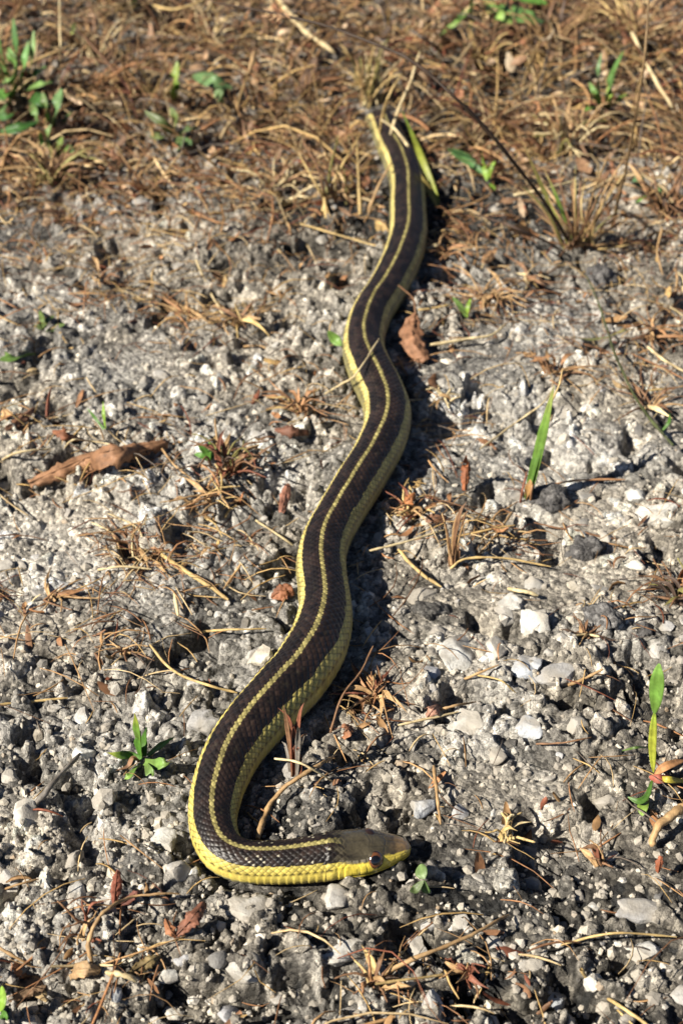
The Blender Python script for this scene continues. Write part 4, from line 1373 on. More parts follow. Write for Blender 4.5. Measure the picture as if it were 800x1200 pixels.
# --- small green bits
SMALL = [
    ('weed', 'tiny upright green shoot above the curled brown leaf', [([(124, 503, 1), (122, 486, 7), (121, 470, 12)], 1.6, LIME), ([(122, 503, 1), (112, 490, 5), (102, 478, 6)], 1.2, GREEN)]),
    ('weed', 'small bright herb with two leaves in a reddish dry patch', [([(246, 540, 2), (240, 528, 7), (232, 520, 9)], 2.4, GREEN), ([(247, 540, 2), (252, 528, 7), (262, 524, 8)], 2.2, (.16, .29, .06)), ([(246, 542, 2), (246, 528, 8), (245, 512, 12)], 1.6, GREEN), ([(245, 540, 2), (236, 534, 5), (228, 532, 4)], 2.0, GREEN)]),
    ('weed', 'flat green leaf lying at the edge above the curled leaf', [([(0, 422, 3), (20, 419, 5), (42, 415, 4)], 4.6, (.14, .25, .06)), ([(-6, 410, 3), (6, 417, 5), (18, 420, 4)], 3.0, (.16, .27, .06))]),
    ('weed', 'low dull green weed in a dark crevice', [([(48, 386, 1), (40, 377, 5), (32, 372, 4)], 3.0, (.10, .15, .045)), ([(50, 386, 1), (56, 376, 6), (64, 370, 6)], 3.0, (.12, .18, .05)), ([(50, 386, 1), (50, 374, 6), (46, 364, 7)], 2.6, (.13, .19, .05)), ([(54, 388, 1), (66, 384, 4), (76, 380, 3)], 2.6, (.10, .15, .045))]),
    ('weed', 'small green leaf tip poking out beside the snake', [([(400, 405, 2), (393, 398, 6), (384, 388, 9)], 4.0, (.16, .28, .06))]),
    ('clover', 'little three leaved clover below the snout of the snake', [([(497, 1030, 1), (494, 1022, 4), (492, 1013, 5)], 3.4, (.16, .24, .09)), ([(497, 1032, 1), (499, 1042, 3), (501, 1047, 2)], 2.6, (.14, .24, .08)), ([(496, 1032, 1), (487, 1042, 3), (480, 1044, 2)], 2.2, (.14, .2, .08))]),
    ('weed', 'fresh green tuft of narrow blades rising from the dry thatch', [([(708, 130, 1), (712, 108, 14), (718, 85, 27), (730, 60, 40)], 3.0, (.11, .22, .06)), ([(706, 130, 1), (698, 112, 12), (690, 96, 18)], 2.4, (.13, .24, .06)), ([(710, 130, 1), (722, 118, 9), (734, 110, 10)], 2.4, LIME), ([(712, 130, 1), (714, 116, 9), (713, 100, 16)], 3.0, (.26, .4, .07)), ([(704, 130, 1), (700, 90, 22), (704, 62, 34)], 2.0, (.1, .17, .07)), ([(702, 132, 1), (692, 126, 5), (684, 130, 3)], 2.4, GREEN)]),
    ('weed', 'green shoot with a wide leaf to one side just past the tail', [([(570, 212, 1), (568, 196, 9), (564, 178, 17)], 3.2, (.22, .36, .06)), ([(572, 212, 1), (575, 198, 8), (580, 188, 12)], 2.4, LIME), ([(568, 206, 3), (548, 188, 10), (524, 174, 12)], 5.0, (.10, .22, .07)), ([(573, 215, 1), (578, 222, 3), (576, 232, 2)], 2.4, LIME)]),
    ('weed', 'dull green low leaf beside the bowed tan stem', [([(757, 225, 2), (748, 214, 8), (744, 207, 9)], 6.0, BLUG), ([(760, 226, 2), (772, 222, 6), (786, 226, 3)], 4.0, (.10, .17, .06)), ([(760, 228, 2), (752, 232, 4), (744, 238, 2)], 2.4, GREEN)]),
    ('weed', 'tiny two leaved seedling beside a short straw', [([(546, 372, 1), (540, 360, 6), (530, 348, 8)], 2.4, (.16, .26, .07)), ([(547, 372, 1), (548, 360, 6), (551, 350, 8)], 2.0, LIME)]),
    ('weed', 'scrap of green leaf at the bottom corner', [([(0, 1185, 1), (3, 1172, 5), (2, 1156, 8)], 3.0, LIME), ([(-2, 1186, 1), (5, 1190, 3), (8, 1196, 2)], 2.2, GREEN)]),
    ('weed', 'wide bladed green leaves hanging over the top of the thatch', [([(570, 2, 8), (596, 14, 12), (622, 22, 12), (648, 27, 6)], 7.0, (.12, .25, .07)), ([(560, 0, 8), (540, 20, 12), (515, 42, 6)], 5.0, (.15, .27, .06)), ([(566, -4, 8), (582, 18, 9), (600, 28, 6)], 6.0, (.24, .38, .1)), ([(552, -8, 30), (553, 14, 16), (552, 34, 3)], 3.4, (.2, .33, .08)), ([(562, -8, 20), (600, -6, 22), (640, 4, 14)], 6.0, GREEN)]),
    ('weed', 'leafy green clump standing in the thatch corner', [([(22, 104, 1), (18, 78, 16), (10, 55, 26)], 5.0, (.14, .27, .07)), ([(24, 104, 1), (28, 80, 16), (34, 48, 30)], 4.2, (.12, .26, .07)), ([(18, 104, 1), (6, 84, 12), (-10, 72, 14)], 6.0, (.2, .35, .1)), ([(26, 106, 1), (40, 88, 10), (54, 78, 12)], 4.4, (.16, .30, .08)), ([(20, 110, 1), (8, 112, 7), (-8, 110, 4)], 6.0, GREEN), ([(28, 112, 1), (44, 116, 6), (60, 126, 3)], 5.0, DEEP), ([(22, 106, 1), (20, 60, 26), (16, 22, 44)], 3.6, (.09, .19, .06)), ([(30, 106, 1), (38, 70, 20), (40, 36, 34)], 3.2, (.16, .28, .08)), ([(14, 106, 1), (2, 60, 24), (-6, 30, 34)], 3.6, (.13, .24, .07)), ([(26, 108, 1), (44, 100, 10), (62, 96, 10)], 3.2, (.18, .3, .09)), ([(20, 108, 1), (14, 92, 12), (4, 98, 9)], 4.0, (.22, .36, .12)), ([(30, 112, 1), (40, 128, 5), (44, 142, 3)], 3.2, (.13, .22, .07)), ([(16, 112, 1), (6, 126, 5), (-2, 134, 3)], 3.6, (.1, .18, .06))]),
    ('weed', 'long dark green blade lying below the leafy clump', [([(0, 154, 4), (25, 150, 7), (48, 142, 6)], 5.0, DEEP), ([(20, 130, 4), (10, 136, 6), (-6, 138, 4)], 4.0, DEEP), ([(66, 150, 1), (66, 128, 12), (72, 104, 18)], 6.0, (.12, .21, .08)), ([(60, 178, 1), (52, 166, 6), (46, 156, 7)], 3.6, GREEN), ([(64, 180, 1), (70, 170, 5), (72, 160, 7)], 3.4, (.18, .26, .06)), ([(82, 190, 1), (84, 178, 6), (80, 170, 7)], 3.0, DEEP), ([(60, 150, 1), (54, 126, 12), (50, 108, 16)], 3.4, (.14, .22, .07)), ([(68, 152, 1), (78, 138, 8), (86, 130, 8)], 3.0, (.13, .2, .06)), ([(62, 176, 1), (56, 158, 8), (60, 146, 11)], 3.0, (.16, .25, .08)), ([(68, 180, 1), (80, 176, 5), (90, 178, 3)], 2.8, (.2, .27, .07))]),
    ('weed', 'upright yellow green shoot beside a flat leaf in the thatch', [([(204, 120, 1), (205, 98, 12), (208, 72, 24)], 4.6, (.24, .33, .07)), ([(206, 118, 2), (208, 106, 6), (205, 92, 10)], 3.0, LIME)]),
    ('weed', 'flat grey green leaf lying in the brown thatch', [([(226, 88, 6), (246, 94, 9), (272, 104, 5)], 6.0, (.13, .23, .09)), ([(262, 120, 3), (258, 112, 6), (252, 106, 8)], 4.6, (.16, .25, .1))]),
    ('weed', 'low spreading dull green weed at the edge of the thatch', [([(205, 158, 1), (190, 144, 7), (170, 130, 8)], 3.6, (.11, .15, .05)), ([(206, 160, 1), (220, 168, 5), (222, 172, 3)], 3.6, (.12, .22, .08)), ([(204, 158, 1), (206, 140, 8), (200, 126, 11)], 3.6, (.15, .20, .06)), ([(208, 158, 1), (222, 150, 6), (232, 152, 3)], 3.2, (.09, .14, .05)), ([(202, 160, 1), (186, 160, 5), (172, 156, 3)], 3.0, (.14, .18, .06)), ([(206, 162, 1), (212, 170, 3), (206, 178, 2)], 3.0, (.1, .17, .06))]),
    ('weed', 'thin green shoot at the top between the thatch straws', [([(160, 14, 1), (158, 0, 12), (162, -20, 20)], 4.0, (.16, .27, .06)), ([(80, 48, 1), (84, 38, 8), (86, 28, 10)], 5.0, (.26, .33, .09))]),
]
for nm, lb, leaves in SMALL:
    a = leaves[0][0][0]
    r_, q_ = plant('clover' if nm == 'clover' else 'green_weed', (a[0], a[1]), lb, nm, 'small green weeds')
    for pl, wd, cc in leaves:
        wd = wd * (1.45 if pl[0][1] < 200 else 1.1)
        blade_part(r_, pl, wd, cc, tipc=tuple(min(.6, c * 1.15) for c in cc), shape='flat' if wd > 2.1 else 'blade')


# ------------------------------------------------------------------ dead leaves
def dead_leaf(pts_, widths, curl, colr, label, cat='dead leaf', nseg=4, jag=.12, seed=1, stem=None):
    """curled sheet along a line: cross-section is an arc, edges ragged"""
    P = smooth_line(px_line(pts_), 8)
    n = len(P)
    rs = np.random.default_rng(seed)
    t = np.linspace(0, 1, n)
    wv = np.interp(t, np.linspace(0, 1, len(widths)), widths) * MM
    wv = wv * (1 + jag * rs.normal(0, 1, n))
    T = frames(P)
    nr = np.tile(np.array([0, -.45, .9]), (n, 1))
    Sv = np.cross(T, nr)
    Sv /= np.linalg.norm(Sv, axis=1)[:, None]
    Nv = np.cross(Sv, T)
    k = np.linspace(-1, 1, 13)
    cu = curl if hasattr(curl, '__len__') else [curl, curl]
    cv = np.interp(t, np.linspace(0, 1, len(cu)), cu)[:, None]
    ang = k[None] * cv
    R = wv[:, None] / (2 * np.maximum(np.abs(cv), .05))
    off_s = R * np.sin(ang)
    off_n = R * (np.cos(ang) - 1) * 1.0
    crink = (fbm(t[:, None] * 14 + k[None] * 0, k[None] * 3 + t[:, None] * 2 + seed, 1.0, seed + 3, 4) - .5) * wv[:, None] * .42
    vein = .05 * wv[:, None] * np.cos(t[:, None] * 46 + np.abs(k)[None] * 5)
    V = P[:, None] + off_s[..., None] * Sv[:, None] + (off_n + crink + vein * np.abs(k)[None])[..., None] * Nv[:, None]
    Vb = V - Nv[:, None] * .00018
    m = len(k)
    idx = np.arange(n * m).reshape(n, m)
    q1 = np.stack([idx[:-1, :-1], idx[:-1, 1:], idx[1:, 1:], idx[1:, :-1]], -1).reshape(-1, 4)
    q2 = q1[:, ::-1] + n * m
    e = [np.stack([a, b, b + n * m, a + n * m], -1) for a, b in ((idx[:-1, 0], idx[1:, 0]), (idx[1:, -1], idx[:-1, -1]), (idx[0, 1:], idx[0, :-1]), (idx[-1, :-1], idx[-1, 1:]))]
    tone = .75 + .55 * fbm(t[:, None] * 7 + 0 * k[None], k[None] * 2 + seed * 3, 1.0, seed, 4)
    tone = tone * np.where(np.abs(k)[None] < .1, 1.15, 1.0)
    C = np.array(colr)[None, None] * tone[..., None]
    C = np.vstack([C.reshape(-1, 3)] * 2)
    v = np.vstack([V.reshape(-1, 3), Vb.reshape(-1, 3)])
    q = np.vstack([q1, q2] + e)
    root, q0 = plant('dead_leaf', (pts_[0][0], pts_[0][1]), label, cat, 'dead leaves lying about')
    add_part(root, 'blade', v, q, np.clip(C, .01, .8), M_DEAD)
    mid = P + Nv * .0001
    tv, tq = tube(mid, np.linspace(.00035, .0001, n), 5)
    add_part(root, 'midrib', tv, tq, np.tile(np.array(colr) * .9, (len(tv), 1)), M_DEAD)
    if stem:
        stem_part(root, stem, .5, .35, 'brown')
    return root


LEAFB = (.27, .135, .065)
dead_leaf([(34, 566, 5), (68, 551, 8), (100, 537, 10), (130, 528, 10), (160, 523, 9), (196, 517, 6)], [4, 10, 13, 14, 11, 6], [1.0, 1.5, 1.3, 1.7, 1.4], (.27, .145, .08), 'large curled brown leaf lying on the grit', seed=3, stem=[(187, 520, 4), (194, 519, 4), (200, 515, 3)])
dead_leaf([(487, 366, 12), (482, 384, 9), (486, 402, 7), (500, 422, 3)], [2, 11, 14, 6], [.5, 1.1, 1.3], (.27, .14, .08), 'crumpled orange brown leaf in the shadow edge of the snake', seed=5, stem=[(487, 368, 12), (484, 350, 14), (474, 340, 14), (466, 334, 12)])
dead_leaf([(134, 1062, 1), (135, 1046, 7), (137, 1030, 13), (138, 1020, 15)], [1.2, 3.2, 3.2, .8], [.5, .9], (.25, .09, .06), 'red brown narrow leaf standing upright near the hooked stalk', seed=7)
dead_leaf([(136, 1062, 1), (148, 1055, 4), (160, 1046, 5), (167, 1043, 4)], [1, 2.6, 2.4, .6], [.6, 1.0], (.15, .06, .045), 'dark red leaf leaning beside the upright red leaf', seed=8)
dead_leaf([(206, 1096, 2), (217, 1085, 5), (228, 1072, 7), (239, 1057, 6)], [1.5, 4.2, 4.6, 2.5], [.6, 1.1], (.22, .095, .06), 'wrinkled red brown leaf beyond the tiny white pebble', seed=9)
dead_leaf([(194, 1078, 3), (200, 1090, 4), (207, 1098, 2)], [1.5, 3.4, 1.5], [.6, 1.0], (.36, .16, .08), 'small orange leaf scrap touching the wrinkled red brown leaf', seed=10)
dead_leaf([(60, 1147, 2), (78, 1139, 4), (98, 1135, 5), (118, 1137, 3)], [1.5, 4.5, 4.8, 2.4], [.5, .9], (.40, .27, .15), 'dry tan blade lying under the straight pale straw', seed=11)
dead_leaf([(10, 1172, 1), (28, 1160, 3), (46, 1150, 4), (56, 1140, 3)], [1.5, 5, 5, 2], [.4, .8], (.24, .16, .10), 'dull brown flat blade at the bottom corner', seed=12)
dead_leaf([(14, 1133, 3), (30, 1137, 4), (50, 1138, 2)], [2, 5, 2], [.4, .8], (.30, .15, .085), 'reddish broken leaf by the slanting brown straw', seed=13)
dead_leaf([(150, 1141, 2), (164, 1133, 4), (178, 1124, 5), (188, 1120, 2)], [1, 3.5, 3.5, 1], [.8, 1.2], (.20, .15, .07), 'olive brown rolled leaf between stubby straw and red leaf', seed=14)
dead_leaf([(318, 700, 3), (326, 694, 5), (338, 692, 4), (344, 698, 2)], [2, 6, 6, 2], [.4, .9], (.30, .13, .07), 'rusty leaf fragment close to the left flank of the snake', seed=15)
dead_leaf([(566, 308, 4), (575, 298, 7), (588, 292, 5)], [2, 7, 3], [.4, .9], (.42, .25, .13), 'light orange leaf fragment beside the dark arching stem', seed=16)
dead_leaf([(544, 575, 10), (545, 560, 14), (546, 545, 18), (546, 534, 20)], [2, 4.6, 4.0, 1], [.9, 1.4], (.30, .11, .05), 'upright rusty seed pod above the thin upright stalk', seed=17)
dead_leaf([(322, 503, 6), (340, 502, 8), (362, 506, 5)], [2, 7, 3], [.8, 1.4], (.16, .075, .05), 'dark brown leaf lying by the snake under a straw', seed=18)
dead_leaf([(278, 602, 3), (280, 590, 6), (284, 578, 6)], [2, 4.5, 2], [.4, .8], (.36, .16, .075), 'orange leaf scrap below the small bright herb', seed=19)
dead_leaf([(330, 600, 3), (334, 580, 6), (338, 562, 6)], [2, 5, 2], [.5, .9], (.28, .13, .09), 'pinkish brown leaf scrap close beside the snake', seed=20)
dead_leaf([(770, 1022, 4), (772, 1012, 7), (774, 1003, 8)], [1, 2.6, 1], [.5, .8], (.30, .10, .05), 'small red leaf hanging below the woody twig', seed=21)
dead_leaf([(62, 505, 3), (78, 508, 6), (96, 514, 4)], [2, 6, 3], [.7, 1.0], (.24, .10, .055), 'rust coloured leaf bit behind the curled brown leaf', seed=22)
dead_leaf([(400, 866, 2), (405, 856, 4), (411, 850, 3)], [3.0, 4.6, 3], [.4, .8], (.26, .12, .065), 'square brown leaf bit below the curly tuft', seed=23)
dead_leaf([(500, 840, 3), (508, 830, 5), (514, 826, 3)], [2, 5, 2], [.5, .8], (.33, .18, .13), 'pinkish leaf bit beside the straw on the slab', seed=24)
dead_leaf([(470, 592, 5), (478, 585, 8), (486, 578, 8)], [2, 5.5, 2], [.8, 1.3], (.36, .15, .06), 'orange twisted leaf at the edge of the snake shadow', seed=25)
dead_leaf([(490, 600, 2), (505, 606, 4), (522, 605, 2)], [2, 5.5, 2], [.5, .9], (.20, .10, .06), 'dark brown leaf lying beside the orange twisted leaf', seed=26)
dead_leaf([(560, 30, 16), (563, 38, 12), (566, 46, 6)], [2, 6, 2], [.5, .8], (.48, .33, .2), 'pale dry leaf hanging under the wide green leaves', seed=27)
dead_leaf([(40, 478, 3), (22, 492, 4), (6, 503, 3)], [2, 6, 2], [.7, 1.2], (.19, .10, .06), 'brown leaf bit at the edge above the forked straw', seed=28)

# ------------------------------------------------------------------ dry tufts
TUFTS = [  # px, py, spread px, count, height mm, colours, flatness, label
    (268, 558, 58, 34, 20, ['brown', 'tan', 'olive', 'dark', 'red', 'brown'], .5, 'dark matted dry tuft below the small bright herb'),
    (432, 820, 50, 32, 12, ['brown', 'tan', 'red', 'tan', 'orange'], .2, 'curly brown dry tuft at the edge of the snake shadow'),
    (590, 986, 34, 12, 12, ['straw', 'tan', 'straw', 'pale'], .35, 'little fan of yellow dry stems on open grit'),
    (438, 1158, 50, 16, 14, ['tan', 'brown', 'straw', 'orange', 'dark'], .3, 'spiky brown dry tuft at the bottom of the picture'),
    (546, 1144, 32, 12, 11, ['brown', 'red', 'tan'], .35, 'reddish dry tuft between the two gritty lumps'),
    (214, 358, 50, 24, 12, ['brown', 'tan', 'orange', 'tan'], .3, 'brown dry tuft beside the stubby split stem'),
    (284, 398, 52, 26, 13, ['tan', 'brown', 'tan', 'straw'], .3, 'tan dry tuft at the foot of the leaning pale stalk'),
    (766, 396, 54, 30, 11, ['orange', 'brown', 'orange', 'tan'], .25, 'orange brown fan of dry leaves over the grit'),
    (792, 702, 50, 26, 12, ['dark', 'brown', 'olive'], .3, 'dark fan of dry leaves beside the small dark block'),
    (345, 912, 26, 10, 22, ['red', 'brown', 'red', 'grey'], .8, 'thin reddish upright stems beside the thick curved stalk'),
    (350, 486, 46, 24, 14, ['tan', 'orange', 'straw', 'brown'], .4, 'rusty dry tuft beside the lower bend of the snake'),
    (160, 655, 60, 26, 8, ['tan', 'brown', 'pale', 'orange'], .15, 'flat mat of dry needles by the orange brown straw'),
    (572, 372, 60, 30, 14, ['tan', 'brown', 'orange', 'tan'], .3, 'tangled tan dry tuft near the bright straw'),
    (520, 470, 30, 12, 9, ['pale', 'tan', 'pale'], .2, 'feathery pale dry sprig beside the snake shadow'),
    (482, 606, 46, 22, 12, ['red', 'tan', 'orange', 'straw'], .3, 'reddish dry tuft with crossing straws beside the shadow'),
    (532, 655, 24, 8, 20, ['tan', 'brown', 'tan'], .75, 'thin upright stalks carrying the rusty seed pod'),
    (60, 702, 46, 12, 6, ['tan', 'brown', 'orange'], .12, 'flat brown straw mat near the picture edge'),
    (150, 765, 34, 12, 7, ['brown', 'dark', 'tan'], .2, 'dark little tuft at the end of the curved straw'),
    (255, 615, 50, 24, 9, ['tan', 'orange', 'straw', 'tan'], .2, 'tan needles heaped above the pale straw by the snake'),
    (685, 745, 30, 10, 7, ['brown', 'dark', 'tan'], .25, 'small star of brown stems above the lilac grey stone'),
    (800, 345, 40, 12, 12, ['tan', 'pale', 'brown'], .3, 'pale curved stems hanging in from the edge above the fan'),
    (120, 330, 40, 10, 12, ['brown', 'grey', 'tan'], .4, 'thin grey brown tuft above the low dull weed'),
    (620, 330, 40, 10, 10, ['tan', 'pale', 'brown'], .3, 'loose tan stems in front of the tall wispy tuft'),
    (100, 1090, 40, 10, 10, ['brown', 'tan', 'red'], .5, 'few reddish stems around the hooked tan stalk'),
    (660, 180, 62, 34, 28, ['tan', 'brown', 'pale', 'olive'], .6, 'bushy tan dry tuft behind the tall wispy tuft'),
    (778, 250, 60, 36, 24, ['brown', 'tan', 'orange', 'dark'], .5, 'brown dry tuft beside the dull green low leaf'),
    (330, 235, 60, 20, 18, ['tan', 'brown', 'pale'], .45, 'spreading tan dry tuft between the thatch and the snake'),
    (180, 225, 56, 18, 16, ['brown', 'tan', 'orange'], .4, 'brown dry tuft below the dull spreading weed'),
    (60, 215, 64, 40, 26, ['brown', 'olive', 'tan'], .5, 'dense brown dry tuft below the long dark green blade'),
    (520, 300, 44, 14, 14, ['tan', 'orange', 'pale'], .4, 'small tan dry tuft in the shadow edge of the upper body'),
    (650, 440, 50, 16, 13, ['tan', 'brown', 'orange'], .35, 'tan dry tuft between the green blade and the orange fan'),
    (760, 480, 50, 16, 12, ['tan', 'brown', 'pale'], .35, 'tan dry tuft around the root of the creeping stem'),
    (432, 124, 52, 40, 30, ['pale', 'tan', 'straw', 'olive'], .7, 'tall pale dry tuft standing over the hidden tail'),
    (560, 95, 60, 36, 34, ['tan', 'brown', 'straw'], .6, 'tan dry tuft under the long arching stem'),
    (250, 60, 70, 24, 32, ['tan', 'brown', 'straw', 'pale'], .6, 'tall tan dry tuft behind the flat grey green leaf'),
    (120, 70, 70, 24, 30, ['brown', 'tan', 'pale'], .6, 'brown dry tuft beside the thin pale straight stem'),
    (745, 66, 70, 44, 44, ['tan', 'brown', 'orange', 'straw'], .6, 'tall tan dry tuft beside the long stout straw'),
    (640, 64, 66, 40, 42, ['brown', 'tan', 'dark'], .55, 'dark brown dry tuft right of the wide green leaves'),
    (705, 1015, 30, 7, 9, ['tan', 'brown', 'red'], .4, 'few thin stems hanging under the woody twig'),
]
for (px, py, sp, cnt, hm, cols_, up, lb) in TUFTS:
    r_, q_ = plant('dry_tuft', (px, py), lb, 'dry tuft', 'dry tufts rooted in the grit')
    s_ = scale_at(q_)
    for k in range(cnt):
        az = RNG.uniform(0, 6.28)
        ln = sp / s_ * RNG.uniform(.45, 1.15)
        b = np.array(q_) + np.array([RNG.normal(0, .12) * sp / s_, RNG.normal(0, .12) * sp / s_, 0])
        b[2] = float(gz(b[0], b[1])[0])
        dirh = np.array([math.cos(az), math.sin(az) * 1.1, 0])
        lift = up * RNG.uniform(.4, 1.3)
        P = []
        bend = RNG.normal(0, .35)
        for t in (0, .25, .5, .75, 1):
            side = np.array([-dirh[1], dirh[0], 0])
            p = b + dirh * ln * t * (1 - .45 * lift) + side * ln * bend * t * t
            zz = lift * hm * MM * 1.3 * math.sin(min(1.6, t * (1.5 if lift > .5 else 2.7))) + .0008
            g_ = float(gz(p[0], p[1])[0])
            p[2] = max(g_ + .0006, b[2] + zz)
            P.append(tuple(p))
        r0 = RNG.uniform(.28, .6)
        if RNG.uniform() < .3:
            blade_part(r_, P, r0 * 3.6, random.choice(cols_), 'dry_leaf', fold=.5, twist=RNG.normal(0, .8), mat=M_STRAW, raw=True)
        else:
            stem_part(r_, P, r0, r0 * .5, random.choice(cols_), raw=True)


# ------------------------------------------------------------------ litter that nobody could count
def strands(n, xs, ys, length, width, lift, cols, rng, flat=True, seg=5, crumple=.35):
    """thin curved straws, each a three-sided tube; returns arrays"""
    t = np.linspace(0, 1, seg)
    az = rng.uniform(0, 2 * np.pi, n)
    bend = rng.normal(0, crumple, n)
    L = length
    dx = np.cos(az)[:, None] * (t - .5)[None] * L[:, None]
    dy = np.sin(az)[:, None] * (t - .5)[None] * L[:, None]
    b2 = (bend * L)[:, None] * ((t - .5) ** 2 * 2)[None]
    X = xs[:, None] + dx - np.sin(az)[:, None] * b2
    Y = ys[:, None] + dy + np.cos(az)[:, None] * b2
    g = gz(X.ravel(), Y.ravel()).reshape(X.shape)
    base = g.max(1) * .5 + g.mean(1) * .5
    slope = rng.normal(0, .10, n)
    arch = np.abs(rng.normal(0, .12, n))
    Z = np.maximum(base[:, None] + lift[:, None] + ((slope * L)[:, None] * (t - .5)[None]) + (arch * L)[:, None] * (1 - 4 * (t - .5) ** 2)[None], g + .0003)
    P = np.stack([X, Y, Z], -1)
    T = np.gradient(P, axis=1)
    T /= np.linalg.norm(T, axis=2)[..., None] + 1e-12
    A = np.cross(T, np.array([.1, -.3, .95]))
    A /= np.linalg.norm(A, axis=2)[..., None] + 1e-9
    B = np.cross(T, A)
    prof = np.array([.6, 1, 1, .85, .35]) if seg == 5 else np.ones(seg)
    rad = width[:, None] * prof[None]
    V = []
    for a, e in ((0, 1.0), (2.1, .55), (4.2, .55)):
        V.append(P + rad[..., None] * (math.cos(a) * A + e * math.sin(a) * B))
    V = np.stack(V, 2)                       # n, seg, 3, 3
    idx = np.arange(n * seg * 3).reshape(n, seg, 3)
    q = np.stack([idx[:, :-1], np.roll(idx, -1, 2)[:, :-1], np.roll(idx, -1, 2)[:, 1:], idx[:, 1:]], -1).reshape(-1, 4)
    c = np.repeat(cols, seg * 3, 0)
    return V.reshape(-1, 3), q, c


def leaflets(n, xs, ys, size, lift, cols, rng):
    """curled dry flakes, 2 x 3 quads each"""
    a = rand_rot(n, rng, .55)
    u = np.linspace(-1, 1, 4)
    v = np.linspace(-1, 1, 3)
    U, W = np.meshgrid(u, v)
    asp = rng.uniform(.2, .55, n)
    cu = rng.normal(0, .6, n)
    cv = rng.normal(0, .5, n)
    taper = (1 - .75 * np.abs(U) ** 1.6)
    loc = np.stack([np.broadcast_to(U, (n,) + U.shape), W[None] * asp[:, None, None] * taper[None],
                    cu[:, None, None] * (U ** 2)[None] * .6 + cv[:, None, None] * asp[:, None, None] * (W ** 2)[None]], -1).reshape(n, -1, 3)
    P = np.einsum('nij,nvj->nvi', a, loc) * size[:, None, None]
    P[:, :, 0] += xs[:, None]
    P[:, :, 1] += ys[:, None]
    P[:, :, 2] += (gz(xs, ys) + lift)[:, None]
    k = np.arange(12).reshape(3, 4)
    q = np.stack([k[:-1, :-1], k[:-1, 1:], k[1:, 1:], k[1:, :-1]], -1).reshape(-1, 4)
    Q = (q[None] + (np.arange(n) * 12)[:, None, None]).reshape(-1, 4)
    return P.reshape(-1, 3), Q, np.repeat(cols, 12, 0)


def flake_cols(n, rng):
    pal = np.array([(.46, .36, .26), (.36, .25, .16), (.25, .16, .10), (.30, .15, .085), (.14, .09, .06), (.08, .055, .04), (.5, .44, .34)])
    return pal[rng.choice(7, n, p=[.16, .20, .20, .10, .16, .12, .06])] * rng.uniform(.7, 1.2, (n, 1)) * np.array([.97, .9, .85])


def straw_cols(n, rng, w=(.16, .16, .24, .16, .16, .06, .06)):
    pal = np.array([STRAWC['pale'], STRAWC['straw'], STRAWC['tan'], STRAWC['orange'], STRAWC['brown'], STRAWC['red'], STRAWC['grey']])
    return pal[rng.choice(len(pal), n, p=np.array(w) / sum(w))] * rng.uniform(.7, 1.25, (n, 1)) * np.array([.95, .88, .84])


rl = np.random.default_rng(77)
PATCH = [(120, 300, 160, 70, .7), (640, 300, 160, 60, .8), (330, 220, 160, 70, .9), (60, 200, 140, 60, 1.1), (720, 180, 140, 60, 1.0), (270, 545, 120, 50, 1.0), (220, 360, 140, 45, .9), (190, 650, 130, 50, .9), (430, 825, 70, 60, 1.2), (590, 380, 110, 50, 1.0), (560, 630, 110, 50, .9),
         (740, 390, 90, 70, .9), (440, 1160, 100, 50, .7), (560, 1145, 60, 40, .6), (90, 1140, 120, 60, .8), (590, 985, 60, 35, .5), (690, 270, 130, 50, 1.1),
         (240, 270, 260, 60, .9), (100, 250, 160, 60, 1.0), (640, 200, 200, 70, 1.2), (350, 850, 70, 60, .8), (780, 690, 60, 60, .7), (60, 700, 120, 50, .7),
         (350, 490, 70, 50, .9), (60, 500, 100, 50, .7), (150, 770, 90, 50, .6), (500, 480, 60, 80, .6), (770, 950, 50, 60, .5), (480, 600, 60, 40, .8)]


def patch_density(x, y):
    px, py = to_px(x, y)
    dn = np.zeros_like(px)
    for cx, cy, rx, ry, a in PATCH:
        dn = np.maximum(dn, a * np.exp(-((px - cx) / rx) ** 2 - ((py - cy) / ry) ** 2))
    thatch = 1 - sstep(120, 270, py - .22 * np.maximum(np.abs(px - 430) - 120, 0) + 90 * (fbm(x, y, .06, 301, 3) - .5) * 2)
    return dn, thatch


# needles on the grit
x, y = in_view(27000, rl, top=120)
dn, th_ = patch_density(x, y)
py_ = to_px(x, y)[1]
band = 1 - sstep(200, 520, py_ + 140 * (fbm(x, y, .07, 313, 3) - .5) * 2)
keep = (rl.uniform(0, 1, len(x)) < .022 + ((.22 + .42 * (py_ < 760)) * dn + .42 * band) * sstep(.25, .6, fbm(x, y, .025, 311, 3)) + .5 * th_) & (snake_dist(x, y) > .001)
x, y = x[keep], y[keep]
n = len(x)
L = np.exp(rl.normal(np.log(.011), .5, n))
wd = np.exp(rl.normal(np.log(.00024), .35, n))
sdn = snake_dist(x, y)
L = np.minimum(L, np.maximum(.004, 2 * sdn))
a = strands(n, x, y, L, wd, np.abs(rl.normal(.0006, .0012, n)), straw_cols(n, rl), rl, crumple=.16)
print('needles', n)
nd = link('dry_needles', mesh_np('dry_needles', a[0], a[1], a[2], True, M_STRAW))
nd['kind'] = 'stuff'
nd['label'] = 'fine dry needles and grass bits strewn over the grit'

